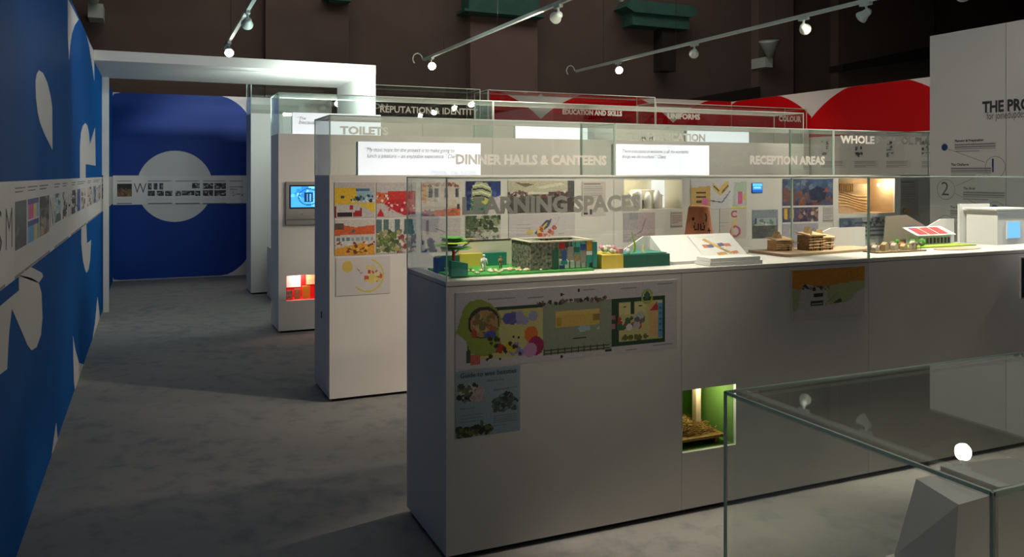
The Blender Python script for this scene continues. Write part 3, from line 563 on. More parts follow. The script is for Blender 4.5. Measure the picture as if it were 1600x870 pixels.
r = Ras(78, 34, (206, 198, 200), 15); r.poly([(.38, .62), (.55, .22), (.64, .18), (.6, .4), (.45, .7)], (70, 80, 110)).poly([(.42, .6), (.55, .3), (.58, .3), (.47, .65)], (216, 190, 90)).ell(.31, .58, .05, .1, (220, 190, 80)).dots(.42, .45, .7, .85, 26, [(210, 130, 110), (190, 80, 60), (226, 196, 110)], .06).lines(.12, .3, .32, .9, 6, (184, 176, 178), .3).lines(.75, .55, .88, .7, 2, (170, 164, 166), .3).line(.66, .6, .76, .1, .015, (160, 156, 156)); r.noise(3)
poster('sketch of a dragonfly-like coloured structure', P(794.5, 335, 898, 380), r, cat='drawing')
r = Ras(40, 34, (196, 176, 178), 16); r.rect(0, 0, .45, 1, (186, 178, 182)).rect(.18, 0, .45, .25, (160, 166, 170)).line(.1, 1, .6, .6, .04, (150, 140, 146)).line(.55, .7, .7, .2, .04, (150, 136, 140)).lines(.0, .7, 1, 1, 3, (170, 158, 162), .3); r.noise(6)
poster('faded pink and grey drawing under the white model niche', P(974, 332.5, 1023, 376), r, cat='drawing')
poster('small grey caption card next to the terracotta pot', P(1048, 331, 1066, 355), Ras(14, 18, (196, 184, 178)).lines(.1, .05, .95, .75, 6, (150, 140, 136), .45).rect(0, .88, 1, .95, (110, 104, 102)), name='text_panel', cat='text panel')
r = Ras(40, 44, (210, 200, 196), 17); r.ring(.55, .16, .13, .12, .4, (190, 70, 90), 40, 320).rect(.5, .28, .62, .6, (226, 206, 140)).ring(.58, .75, .2, .2, .35, (196, 90, 110)).rect(.42, .42, .5, .95, (214, 190, 150)).lines(.0, .4, .35, .6, 2, (180, 172, 168), .3)
poster('drawing of pink letters on pale paper', P(1124, 327.5, 1166, 372), r, cat='drawing')
r = Ras(30, 34, (120, 130, 138), 18); r.rect(0, 0, 1, .35, (140, 150, 160)).rect(.1, .3, .95, .56, (170, 180, 176)).rect(.1, .28, .18, .5, (40, 80, 120)).dots(.2, .38, .9, .52, 12, [(210, 210, 190), (110, 140, 140)], .04).rect(0, .56, 1, 1, (84, 88, 88)).poly([(.4, 1), (.9, .6), (1, .6), (1, 1)], (104, 106, 104)); r.noise(6)
poster('grey photo of a school playground and shelter', P(1175, 328, 1215, 371), r)
r = Ras(44, 16, (84, 84, 120), 19); r.rect(.05, .05, .14, .8, (220, 180, 70)).rect(.2, .1, .32, .75, (216, 170, 60)).rect(.45, .1, 1, .95, (110, 90, 100)).dots(.45, .1, 1, .95, 30, [(150, 110, 100), (70, 64, 86), (200, 170, 150)], .12); r.noise(9)
poster('narrow dark strip print with yellow windows', P(1222, 324.5, 1278, 345.5), r)
r = Ras(44, 24, (176, 172, 182), 20); r.line(.3, .8, .9, .2, .05, (120, 130, 150)).line(.4, .3, .95, .6, .05, (140, 150, 166)).dots(.2, .2, .95, .9, 16, [(150, 156, 170), (196, 190, 170)], .08); r.noise(5)
poster('pale blue line sketch behind the timber models', P(1222, 350, 1278, 386), r, cat='drawing')
poster('grey caption card between townscape and timber relief', P(1286, 323, 1301, 346), Ras(14, 18, (196, 188, 186)).lines(.1, .05, .95, .8, 6, (160, 152, 150), .45).rect(0, .9, 1, .97, (120, 116, 114)), name='text_panel', cat='text panel')
r = Ras(60, 24, (176, 176, 178), 21); r.rect(0, .04, .45, .6, (88, 104, 124)).dots(0, .1, .5, .6, 20, [(110, 124, 140), (70, 84, 104)], .1); [r.rect(.3, .2 + k * .2, 1, .28 + k * .2, (90, 90, 92)) for k in range(4)]; r.dots(.45, .05, 1, .4, 20, [(60, 60, 62), (150, 150, 146)], .06); r.noise(6)
poster('grey print of stacked roofs under the timber relief', P(1311, 340, 1388, 372), r)
r = Ras(60, 40, (212, 206, 204), 22); r.ell(.21, .24, .095, .15, (216, 190, 90)); r.ring(.58, .5, .3, .45, .1, (214, 196, 96), 0, 130); r.ring(.58, .5, .3, .45, .1, (214, 196, 96), 280, 360).dots(.55, .25, .8, .65, 22, [(220, 200, 120), (230, 214, 160), (200, 90, 60), (226, 206, 110)], .06).line(.38, .28, .46, .44, .015, (110, 100, 90)).line(.46, .44, .52, .36, .015, (110, 100, 90)).rect(.58, .35, .64, .45, (190, 50, 40))
poster('white drawing sheet with a yellow circle and arc', P(524.5, 403, 609.5, 457.5), r, name='drawing_sheet', cat='drawing')
# small screen
x0, x1, z0, z1 = P(1175, 286.5, 1190, 300.5)
sm = thing('small_screen', (x0, R2Y, z0), 'tiny glowing blue screen in the cabinet front', 'screen'); MB().box((x0 - .004, R2Y - .006, z0 - .004), (x1 + .004, R2Y - .0006, z1 + .004)).build('frame', 'dark', sm)
sheet('screen_image', Ras(16, 14, (50, 130, 210), 2).rect(0, 0, 1, .3, (90, 180, 240)).rect(.1, .35, .9, .6, (120, 190, 240)).rect(0, .75, 1, 1, (30, 80, 160)), (x0, R2Y - .0067, z1), UX, UZ, x1 - x0, z1 - z0, sm, 'screen')
# white paper model in its niche
x0, x1, z0, z1 = h_white; wx, wz = x1 - x0, z1 - z0
pm = thing('paper_model', (x0, R2Y + .12, z0), 'white paper building model in the lit niche', 'model', None)
MB().box((x0 + .12, R2Y + .10, z0), (x1 - .12, R2Y + .22, z0 + .10)).build('body', 'cream', pm)
for k in range(4):
    a = x0 + .10 + k * .085; MB().lathe((a, R2Y + .08, z0), [(.026, 0), (.026, .10 + .02 * (k % 2)), (.012, .13 + .02 * (k % 2))], 14).build('turret', 'paper', pm, True)
MB().prism([(x0 + .10, R2Y + .1, z0 + .10), (x1 - .10, R2Y + .1, z0 + .10), (x1 - .2, R2Y + .1, z0 + .15), (x0 + .2, R2Y + .1, z0 + .15)], (0, .12, 0)).build('roof', 'cream', pm)
MB().box((x0 + .17, R2Y + .096, z0), (x0 + .24, R2Y + .0995, z0 + .07)).build('doorway', 'ink', pm)
tag(MB().box((x1 - .125, R2Y + .24, z0 + .002), (x1 - .004, R2Y + .25, z1 - .004)).build('backlit_panel', 'lightbox', loc=(x1 - .125, R2Y + .24, z0)), 'bright backlit panel in the white model niche', 'light panel')
glow('niche_lamp', (x0 + wx * .4, R2Y + .10, z1 - .02), 1.4, (1, .92, .78))
# timber relief
x0, x1, z0, z1 = h_wood; tr = thing('timber_relief', (x0, R2Y + .2, z0), 'carved timber relief glowing in its niche', 'relief')
MB().box((x0 + .01, R2Y + .2, z0), (x1 - .12, R2Y + .22, z1 - .05)).build('backing', 'plywood', tr)
for k in range(6):
    pts = [(x0 + .03 + (x1 - x0 - .16) * i / 12, R2Y + .195, z0 + .03 + k * .03 + .035 * math.sin(i * .33 + k * .25)) for i in range(13)]; MB().tube(pts, .006, 6).build('carved_rib', 'wood', tr)
for k in range(9): a = x0 + .16 + k * .026; MB().box((a, R2Y + .185, z1 - .12), (a + .008, R2Y + .2, z1 - .05)).build('slat', 'wood', tr)
glow('niche_lamp', (x1 - .07, R2Y + .08, z1 - .05), 2.2, (1, .82, .52)); tag(MB().ball((x1 - .07, R2Y + .12, z1 - .06), .012).build('niche_bulb', 'lens', smooth=True, loc=(x1 - .07, R2Y + .12, z1 - .06)), 'small bare bulb glowing beside the timber relief', 'bulb')

# ---- posters on the near counter
def P1(p0, q0, p1, q1): return rect2(p0, q0, p1, q1, R1Y)
x0, x1 = xy(711, R1Y), xy(1057, R1Y)
r = Ras(230, 68, (206, 202, 204), 31)
r.rect(.05, .22, .94, .9, (40, 74, 50)).rect(.06, .27, .37, .9, (206, 200, 130)).rect(.365, .22, .68, .92, (150, 158, 136)).rect(.70, .28, .925, .84, (206, 200, 128))
r.rect(.42, .34, .62, .40, (222, 196, 110)).rect(.42, .40, .62, .56, (218, 186, 90)).rect(.425, .42, .45, .54, (196, 160, 70)).rect(.59, .41, .62, .5, (160, 130, 60)).dots(.53, .60, .62, .62, 6, [(170, 200, 206)], .03).rect(.50, .72, .56, .74, K_)
r.dots(.34, .19, .66, .23, 60, [(90, 70, 80), (60, 60, 56), (130, 110, 100)], .02)
for k in range(10): r.rect(.37 + k * .03, .84, .374 + k * .03, .93, (50, 48, 40))
r.rect(.37, .86, .67, .875, (70, 66, 52)).rect(.37, .90, .67, .91, (70, 66, 52))
r.poly([(.0, .52), (.015, .4), (.03, .22), (.06, .12), (.1, .1), (.14, .16), (.17, .25), (.19, .38), (.175, .55), (.19, .75), (.15, .84), (.11, .86), (.06, .80), (.04, .62)], (150, 168, 66))
r.ell(.115, .41, .065, .21, (60, 60, 50)).ell(.118, .43, .058, .18, (186, 150, 96)).dots(.075, .32, .165, .56, 40, [(206, 170, 120), (150, 110, 70), (190, 90, 60), (120, 120, 70)], .03).ell(.14, .58, .025, .05, (70, 90, 170)).ell(.075, .55, .012, .06, (190, 80, 70))
r.dots(.2, .34, .28, .44, 8, [(96, 96, 170), (150, 150, 196)], .06).dots(.26, .36, .33, .44, 6, [(160, 160, 196)], .05).ell(.315, .62, .03, .11, (226, 120, 40)).ell(.335, .78, .035, .13, (160, 40, 90)).ell(.31, .83, .03, .1, (200, 150, 190)).dots(.22, .72, .29, .86, 8, [(150, 140, 196), (214, 196, 60)], .05).dots(.12, .62, .3, .92, 22, [(60, 50, 30)], .022).poly([(.16, .82), (.18, .7), (.2, .74), (.19, .84)], (180, 60, 40)).rect(.06, .82, .1, .95, (206, 110, 90)).lines(.2, .55, .26, .57, 1, K_).rect(.045, .76, .062, .92, (60, 90, 70))
for a in (.715, .79): r.rect(a, .30, a + .055, .46, (222, 214, 150)).rect(a + .02, .34, a + .035, .36, K_)
r.rect(.695, .28, .712, .9, (40, 74, 50)).rect(.77, .28, .785, .46, (40, 74, 50)).dots(.715, .5, .78, .66, 14, [(60, 110, 70), (200, 60, 50), (226, 226, 220)], .035).dots(.79, .47, .84, .66, 12, [(200, 60, 60), (110, 110, 110), (190, 190, 190)], .04).rect(.86, .32, .905, .8, (222, 180, 120)).rect(.905, .30, .925, .82, (100, 160, 196)).poly([(.865, .42), (.9, .3), (.905, .42)], (200, 60, 70)).dots(.715, .76, .86, .8, 10, [(110, 110, 60)], .03).rect(.68, .45, .695, .52, (190, 110, 140)).rect(.68, .58, .695, .64, (190, 110, 140)).rect(.905, .3, .925, .33, (200, 220, 220))
for k in range(5): r.rect(.907, .38 + k * .08, .922, .41 + k * .08, (60, 110, 150))
r.ring(.85, .22, .03, .11, .3, (160, 180, 80)).ell(.85, .2, .015, .05, (60, 110, 70))
for a, b, c in ((.13, .1, .25), (.3, .12, .37), (.55, .06, .6), (.72, .08, .8), (.9, .05, .98), (.75, .95, .8), (.88, .93, .98)): r.rect(a, b, c, b + .015, (150, 146, 148))
r.rect(.52, .05, .53, .09, K_).poly([(.445, .08), (.46, .11), (.445, .14)], K_).poly([(.445, .94), (.46, .96), (.445, .99)], K_).rect(.65, .93, .68, .95, K_); r.noise(3)
poster('long coloured site plan poster on the near counter', (x0, x1, .742, 1.041), r, R1Y, 'plan_poster', 'poster', None)
gp = poster('pale blue Guide to wee beasties poster under the site plan', (xy(711, R1Y), xy(812, R1Y), .474, .737), Ras(64, 62, (150, 174, 180), 32).dots(.05, .22, .32, .45, 60, [(70, 80, 60), (206, 196, 186), (110, 120, 90), (40, 50, 40)], .03).dots(.25, .3, .42, .45, 24, [(196, 176, 170), (176, 160, 156)], .04).poly([(.54, .58), (.62, .46), (.78, .42), (.95, .5), (.85, .64), (.6, .66)], (96, 120, 116)).dots(.56, .42, .95, .66, 50, [(70, 96, 92), (50, 70, 66), (130, 150, 146), (96, 90, 80)], .03).dots(.03, .86, .55, .97, 90, [(50, 60, 40), (80, 90, 50), (36, 44, 40), (110, 110, 60)], .03).ell(.4, .82, .03, .05, (80, 110, 90)).lines(.58, .28, .96, .36, 4, (130, 146, 150), .4).lines(.06, .66, .42, .8, 6, (130, 146, 150), .4).lines(.58, .72, .95, .9, 6, (130, 146, 150), .4).noise(3), R1Y, 'guide_poster', 'poster', None)
gx = xy(711, R1Y)
for t, a, z, cp_, w_ in (('Guide to wee beasties', .02, .708, .021, .238), ('Where to look', .13, .684, .008, .075), ('How to look', .02, .585, .008, .06), ('What to look for', .16, .566, .007, .075)):
    lettering('heading', t, (gx + a, R1Y - .0064, z), UX, UZ, cp_, 'ink', gp, width=w_, bold=.0)
r = Ras(70, 40, (176, 184, 128), 33); r.rect(0, 0, 1, .3, (214, 146, 50)).poly([(0, .38), (.3, .42), (.6, .34), (1, .28), (1, .34), (1, 0), (0, 0)], (212, 144, 48)).poly([(.06, .9), (.12, .4), (.2, .3), (.46, .44), (.5, .76), (.2, .8)], (200, 196, 184)).poly([(.0, .82), (.5, .76), (.8, .7), (.86, .56), (1, .44), (1, 1), (0, 1)], (206, 200, 198)).dots(.14, .34, .5, .44, 24, [(60, 60, 56), (150, 146, 140)], .025).rect(.28, .5, .42, .58, (50, 54, 50)).rect(.24, .66, .42, .76, (56, 60, 56)).rect(.26, .69, .4, .72, (170, 180, 170)).line(.44, .75, .62, .5, .02, (150, 150, 140)).poly([(.55, .72), (.66, .62), (.68, .72)], (60, 90, 60)).line(.15, .36, .18, .3, .03, K_); r.noise(4)
poster('orange and green print of a white building on the counter', (xy(1237, R1Y), xy(1350, R1Y), .816, 1.049), r, R1Y, 'building_print', 'print', None)
# nest in the green niche
nx0, nx1, nz0, nz1 = h_green; rnd = random.Random(5)
nt_ = thing('nest_tray', (nx0, R1Y + .05, nz0), 'tray of straw bedding in the lit green niche', 'tray')
MB().box((nx0 + .006, R1Y + .04, nz0 + .03), (nx1 - .03, R1Y + .30, nz0 + .042)).box((nx0 + .02, R1Y + .06, nz0), (nx0 + .04, R1Y + .28, nz0 + .03)).box((nx1 - .07, R1Y + .06, nz0), (nx1 - .05, R1Y + .28, nz0 + .03)).build('tray_board', 'straw', nt_)
mb = MB()
for _ in range(560):
    a = rnd.uniform(0, 6.28); x, y = rnd.uniform(nx0 + .03, nx1 - .06), rnd.uniform(R1Y + .06, R1Y + .28); z = nz0 + .047 + rnd.random() * .04 * (1.6 if x < nx0 + .12 else .7); L = rnd.uniform(.012, .03)
    mb.rod((x - L * math.cos(a), y - L * math.sin(a) * .5, z), (x + L * math.cos(a), y + L * math.sin(a) * .5, z + rnd.uniform(-.006, .008)), .0019, 4)
mb.build('straw', 'straw', nt_)['kind'] = 'stuff'
tag(MB().box((nx0 + .185, R1Y + .15, nz0 + .0425), (nx0 + .212, R1Y + .18, nz1 - .001)).build('timber_post', 'plywood', loc=(nx0 + .185, R1Y + .15, nz0 + .0425)), 'pale timber post at the back of the green niche', 'post')
glow('niche_lamp', (nx0 + .17, R1Y + .10, nz1 - .02), 1.1, (1, .93, .7), .015)
# ================================================================== models under the glass of the near counter
Z1 = R1Z + .0008
# playground model
pg = thing('playground_model', (1.10, 3.10, Z1), 'colourful playground model with a green tree and collage pavilion', 'model')
MB().box((1.11, 3.10, Z1), (1.76, 3.42, Z1 + .008)).build('baseboard', 'green', pg)
zb = Z1 + .008
MB().prism([(1.10, 3.085, zb), (1.17, 3.085, zb), (1.17, 3.085, zb + .050), (1.10, 3.085, zb + .062)], (0, .035, 0)).build('wall_block', 'teal', pg)
MB().box((1.105, 3.27, Z1), (1.135, 3.33, zb + .055)).build('wall_block', 'bluecard', pg)
MB().box((1.14, 3.385, zb), (1.245, 3.415, zb + .052)).build('wall_block', 'dkteal', pg); MB().box((1.246, 3.385, zb), (1.355, 3.415, zb + .058)).build('wall_block', 'yellow', pg); MB().box((1.356, 3.385, zb), (1.47, 3.415, zb + .058)).build('wall_block', 'teal', pg)
MB().prism([(1.235, 3.43, Z1), (1.56, 3.43, Z1), (1.56, 3.43, Z1 + .118), (1.31, 3.43, Z1 + .116), (1.235, 3.43, Z1 + .062)], (0, .008, 0)).build('backdrop', 'cream', pg)
MB().tube([(1.235, 3.431, Z1 + .064), (1.31, 3.431, Z1 + .118), (1.56, 3.431, Z1 + .120)], .003, 6).build('backdrop_edge', 'black', pg)
tx, ty = 1.175, 3.27
MB().rod((tx, ty, zb), (tx, ty, Z1 + .105), .006, 10).build('tree_trunk', 'redcard', pg)
for k, (dx, dy, dz, ra, m) in enumerate([(.015, 0, .10, .066, 'green'), (-.03, .01, .113, .052, 'leaf'), (.0, -.01, .124, .058, 'lime'), (.02, .01, .135, .046, 'green'), (-.01, 0, .146, .05, 'leaf')]):
    MB().lathe((tx + dx, ty + dy, Z1 + dz), [(ra * .8, 0), (ra, .003), (ra * .9, .007)], 18).build('tree_disc', m, pg)
MB().tube([(tx, ty, Z1 + .137), (tx + .07, ty - .02, Z1 + .143), (tx + .095, ty - .02, Z1 + .14)], .003, 6).build('twig', 'wood', pg)
MB().box((1.195, 3.30, zb), (1.212, 3.317, zb + .022)).build('red_cube', 'redcard', pg)
def figure(x, y, z, h, m, name):
    s = h / .075; mb = MB()
    for e in (-1, 1): mb.rod((x + e * .006 * s, y, z), (x + e * .005 * s, y, z + .034 * s), .0042 * s, 8, .0055 * s); mb.rod((x + e * .010 * s, y, z + .056 * s), (x + e * .016 * s, y - .004 * s, z + .032 * s), .0034 * s, 6, .0026 * s)
    mb.lathe((x, y, z + .030 * s), [(.008 * s, 0), (.010 * s, .014 * s), (.011 * s, .026 * s), (.004 * s, .031 * s), (.0034 * s, .034 * s)], 12); mb.ball((x, y, z + .069 * s), .0066 * s); return mb.build(name, m, pg, True)
figure(1.285, 3.20, zb, .072, 'paper', 'walking_figure'); figure(1.40, 3.29, zb, .052, 'olive', 'standing_figure')
rnd = random.Random(3)
for k in range(46):
    x, y = rnd.uniform(1.22, 1.56), rnd.uniform(3.12, 3.24); MB().ball((x, y, zb + .004), rnd.uniform(.006, .012), 7, 4, .6).build('pebble', 'stone' if k % 3 else 'cream', pg, True)
bx0, bx1, by0, by1, bh = 1.475, 1.775, 3.14, 3.34, .122      # collage pavilion
MB().box((bx0, by0, zb), (bx0 + .10, by1, zb + bh - .004)).build('rough_block', 'rubble', pg); MB().box((bx0 - .005, by0 - .006, zb + bh - .004), (bx1 + .01, by0 + .012, zb + bh + .002)).box((bx0 - .005, by1 - .018, zb + bh - .004), (bx1 + .01, by1, zb + bh + .002)).box((bx0 - .005, by0 + .012, zb + bh - .003), (bx0 + .012, by1 - .018, zb + bh + .001)).box((bx1 - .01, by0 + .012, zb + bh - .003), (bx1 + .01, by1 - .018, zb + bh + .001)).build('pavilion_roof', 'cream', pg)
MB().box((bx0 + .10, by1 - .01, zb), (bx1, by1, zb + bh - .004)).build('pavilion_back', 'rubble', pg)
for k in range(8): x = bx0 + .103 + k * .0275; MB().box((x, by0, zb), (x + .004, by0 + .006, zb + bh - .004)).build('pavilion_post', 'skin', pg)
for k in range(4): MB().box((bx0 + .11, by0 + .03 + k * .03, zb), (bx1 - .02, by0 + .04 + k * .03, zb + .03)).build('bench', 'skin' if k % 2 else 'paper', pg)
for a, b, c, d, m in ((.0, .03, .0, .7, 'dkteal'), (.036, .066, .72, .98, 'redcard'), (.036, .066, 0, .14, 'bluecard'), (.05, .075, .3, .66, 'bluecard'), (.082, .115, .3, .78, 'skin'), (.118, .15, .58, .76, 'dkteal'), (.118, .15, .25, .5, 'olive'), (.155, .187, .2, .62, 'skin'), (.155, .187, .64, .86, 'bluecard'), (.190, .222, .62, .96, 'ochre'), (.190, .222, .18, .44, 'teal'), (.190, .222, .46, .6, 'paper'), (.045, .08, .16, .29, 'teal')):
    MB().box((bx0 + .104 + a * .86, by0 - .004, zb + c * bh), (bx0 + .104 + b * .86, by0 - .001, zb + d * bh)).build('collage_panel', m, pg)
MB().box((bx1 - .004, by0, zb), (bx1 + .022, by1 - .02, zb + bh - .01)).build('pavilion_end', 'teal', pg)
# planter boxes
pb = thing('planter_model', (1.82, 3.13, Z1), 'yellow and green block model beside the collage pavilion', 'model')
MB().box((1.822, 3.135, Z1), (1.928, 3.30, Z1 + .060)).build('yellow_block', 'yellow', pb); MB().box((1.9285, 3.135, Z1), (2.055, 3.33, Z1 + .056)).build('green_block', 'dkteal', pb); MB().box((2.0555, 3.135, Z1), (2.175, 3.33, Z1 + .054)).build('green_block', 'dkteal', pb)
MB().box((1.932, 3.15, Z1 + .0562), (2.17, 3.32, Z1 + .059)).build('top_sheet', 'teal', pb)
for k in range(16):
    MB().ball((1.84 + rnd.random() * .07, 3.16 + rnd.random() * .10, Z1 + .068 + rnd.random() * .024), rnd.uniform(.008, .013), 7, 5).build('blossom', ('paper', 'pink', 'leaf', 'cream')[k % 4], pb, True)
MB().box((1.925, 3.17, Z1 + .0605), (1.95, 3.20, Z1 + .082)).build('pink_box', 'pink', pb); MB().ball((1.975, 3.17, Z1 + .070), .011, 8, 6, 1.3).ball((1.975, 3.17, Z1 + .088), .006).build('white_figure', 'paper', pb, True)
MB().prism([(2.02 + .006 * math.sin(k * .5), 3.2, Z1 + .059 + k * .0095) for k in range(11)] + [(2.032 - .0010 * k + .006 * math.sin(k * .5), 3.2, Z1 + .059 + k * .0095) for k in range(10, -1, -1)], (0, .004, 0)).build('leaf_blade', 'lime', pb); MB().lathe((2.075, 3.2, Z1 + .059), [(.008, 0), (.002, .034)], 10).build('small_cone', 'wood', pb)
# white sloping display with a printed sheet
wd = thing('sloping_display', (2.19, 3.16, Z1), 'white sloping display board with a colourful crossed drawing', 'display board')
xa, xb = 2.19, 2.66
MB().prism([(xa, 3.16, Z1), (xa, 3.32, Z1), (xa, 3.32, Z1 + .122), (xa, 3.16, Z1 + .012)], (xb - xa, 0, 0)).build('wedge', 'paper', wd)
MB().prism([(2.05, 3.345, Z1), (2.30, 3.345, Z1), (2.30, 3.345, Z1 + .118), (2.17, 3.345, Z1 + .118), (2.05, 3.345, Z1 + .05)], (0, .012, 0)).build('side_wing', 'paper', wd)
sl = Vector((0, .16, .110)).normalized()
r = Ras(80, 60, (240, 239, 238), 41); r.rect(.2, .08, .6, .11, (228, 222, 190)).line(.3, .2, .72, .86, .13, (214, 160, 60)).line(.16, .5, .3, .5, .15, (206, 110, 50)).line(.28, .52, .42, .5, .14, (70, 60, 130)).line(.55, .48, .7, .45, .14, (70, 60, 130)).line(.7, .48, .86, .48, .13, (206, 110, 60)).line(.36, .86, .6, .84, .12, (214, 150, 50)).line(.74, .84, .9, .8, .12, (206, 120, 60)).line(.38, .3, .52, .5, .05, (240, 200, 90)).line(.55, .62, .66, .82, .06, (90, 120, 110)).rect(.62, .56, .8, .66, (236, 230, 220))
sheet('printed_sheet', r, Vector((2.40, 3.16, Z1 + .012)) + sl * .185 + Vector((0, -.0008, .0014)), UX, sl, .24, .17, wd)
for k in range(2):
    tag(MB().box((2.32 + .012 * k, 3.03 + .01 * k, Z1 + .0005 + .017 * k), (2.62 - .004 * k, 3.145, Z1 + .016 + .017 * k)).build('white_book', 'paper', loc=(2.32 + .012 * k, 3.03, Z1 + .017 * k)), ('lower' if k == 0 else 'upper') + ' white slab of the pair in front of the sloping display', 'book', 'white slabs by the sloping display')
# terracotta pot
px_, py_ = xy(1092, 3.43), 3.43
pt = thing('terracotta_pot', (px_, py_, Z1), 'upturned terracotta flowerpot painted with a black face', 'flowerpot')
prof = [(.084, 0), (.086, .004), (.086, .045), (.080, .048), (.053, .245), (.048, .256), (.030, .258)]
MB().lathe((px_, py_, Z1), prof, 36).build('pot_body', 'terracotta', pt, True)
def on_pot(th, z):
    ra = .080 + (.053 - .080) * (z - .048) / (.245 - .048) + .0012; return (px_ + ra * math.sin(th), py_ - ra * math.cos(th), Z1 + z)
def pot_mark(pts): MB().quad(*[on_pot(a - .62, z) for a, z in pts]).build('painted_mark', 'black', pt)
pot_mark([(-.5 + .12 * math.cos(i * .785), .192 + .009 * math.sin(i * .785)) for i in range(8)])
for i in range(6):
    a, b = -1.2 + i * .4, -1.2 + (i + 1) * .4
    pot_mark([(.5 + .2 * math.cos(a), .20 + .024 * math.sin(a)), (.5 + .2 * math.cos(b), .20 + .024 * math.sin(b)), (.46 + .12 * math.cos(b), .20 + .016 * math.sin(b)), (.46 + .12 * math.cos(a), .20 + .016 * math.sin(a))])
for x0_, x1_, z0_, z1_ in ((-.36, .36, .166, .174), (-.1, -.02, .136, .17), (.08, .16, .136, .17), (-.36, -.14, .136, .143), (.18, .4, .136, .143), (-.42, -.33, .145, .162), (.34, .43, .145, .162), (.74, .84, .120, .148), (.64, .94, .130, .139), (-.7, -.45, .075, .083), (-.1, .15, .075, .083), (.4, .7, .075, .083)):
    pot_mark([(x0_, z0_), (x1_, z0_), (x1_, z1_), (x0_, z1_)])
# timber models on their board
tbd = thing('timber_model', (2.94, 3.20, Z1), 'balsa timber buildings model on a pale plywood board', 'model')
MB().prism([(2.93, 3.235, Z1), (2.955, 3.205, Z1), (3.60, 3.29, Z1), (3.64, 3.33, Z1), (3.64, 3.46, Z1), (2.93, 3.50, Z1)], (0, 0, .013)).build('board', 'plywood', tbd)
zt = Z1 + .013
def hut(cx_, cy_, wx_, wy_, h_, m, seed):
    rr = random.Random(seed); body = MB().box((cx_ - wx_, cy_ - wy_, zt), (cx_ + wx_, cy_ + wy_, zt + h_)).build('hut_wall', m, tbd)
    for k in range(7): x = cx_ - wx_ + k * wx_ / 3; MB().rod((x, cy_ - wy_ - .004, zt), (x + rr.uniform(-.006, .006), cy_ - wy_ - .004, zt + h_ * rr.uniform(.8, 1.2)), .003, 6).build('stick', 'wood', tbd)
    for k in range(5): z = zt + h_ * (.2 + .2 * k); MB().rod((cx_ - wx_ - .01, cy_ - wy_ - .007, z), (cx_ + wx_ + .012, cy_ - wy_ - .007, z + rr.uniform(-.004, .004)), .003, 6).build('stick', 'wood', tbd)
    MB().prism([(cx_ - wx_ - .01, cy_ - wy_ - .012, zt + h_), (cx_ + wx_ + .015, cy_ - wy_ - .012, zt + h_), (cx_ + wx_ + .015, cy_ + wy_, zt + h_ + .012), (cx_ - wx_ - .01, cy_ + wy_, zt + h_ + .012)], (0, 0, .005)).build('roof_sheet', 'wood', tbd)
    MB().prism([(cx_ - wx_ * .6, cy_ - .01, zt + h_ + .004), (cx_ + wx_ * .3, cy_ - .01, zt + h_ + .004), (cx_ - wx_ * .1, cy_ - .01, zt + h_ + .045)], (0, .04, 0)).build('gable', 'wood', tbd)
    MB().box((cx_ + wx_ * .4, cy_ - wy_ - .009, zt), (cx_ + wx_ * .6, cy_ - wy_ - .001, zt + h_ * .6)).build('doorway', 'black', tbd)
hut(3.07, 3.42, .050, .035, .052, 'wood', 1); hut(3.225, 3.36, .045, .045, .078, 'olive', 2); hut(3.315, 3.37, .042, .035, .062, 'wood', 3)
MB().prism([(3.11, 3.40, zt + .04), (3.185, 3.39, zt + .034), (3.185, 3.43, zt + .034), (3.11, 3.44, zt + .04)], (0, 0, .004)).build('walkway', 'wood', tbd)
# white folded wall behind, and small massing on a thin board
tag(MB().prism([(3.32, 3.485, Z1), (3.76, 3.485, Z1), (3.76, 3.485, Z1 + .115), (3.50, 3.485, Z1 + .115), (3.32, 3.485, Z1 + .055)], (0, .01, 0)).build('folded_card', 'paper', loc=(3.32, 3.485, Z1)), 'white folded card standing behind the timber buildings', 'card')
sb = thing('street_model', (3.64, 3.20, Z1), 'small brown street model on a thin dark board', 'model')
MB().box((3.50, 3.16, Z1), (3.86, 3.26, Z1 + .007)).build('board', 'olive', sb)
for k in range(9):
    x, y = 3.53 + .035 * k, 3.19 + .04 * (k % 2); MB().prism([(x - .014, y, Z1 + .007), (x + .014, y, Z1 + .007), (x + .014, y, Z1 + .028 + .006 * (k % 3)), (x, y, Z1 + .042 + .006 * (k % 3)), (x - .014, y, Z1 + .028 + .006 * (k % 3))], (0, .03, 0)).build('house', ('cream', 'skin', 'stone', 'terracotta')[k % 4], sb)
for k in range(3): MB().rod((3.78 + .03 * k, 3.18, Z1 + .007), (3.78 + .03 * k, 3.18, Z1 + .035), .0015, 6).ball((3.78 + .03 * k, 3.18, Z1 + .04), .009, 8, 5).build('tiny_tree', 'skin', sb)
# red-roofed school model on green field
fm = thing('school_model', (3.90, 3.30, Z1), 'school model with a red roof on a green field', 'model')
MB().box((3.90, 3.29, Z1), (4.43, 3.50, Z1 + .006)).build('field', 'lime', fm)
MB().box((4.08, 3.40, Z1 + .006), (4.36, 3.48, Z1 + .058)).build('school_wall', 'paper', fm)
for k in range(9): MB().box((4.09 + .03 * k, 3.396, Z1 + .012), (4.105 + .03 * k, 3.3995, Z1 + .045)).build('window_strip', 'dark', fm)
MB().prism([(4.06, 3.385, Z1 + .058), (4.38, 3.385, Z1 + .058), (4.38, 3.49, Z1 + .10), (4.06, 3.49, Z1 + .10)], (0, 0, .004)).build('roof', 'paper', fm)
for k in range(3): a = 4.09 + k * .085; MB().prism([(a, 3.395, Z1 + .0665), (a + .07, 3.395, Z1 + .0665), (a + .07, 3.475, Z1 + .0985), (a, 3.475, Z1 + .0985)], (0, 0, .002)).build('red_roof_panel', 'redcard', fm)
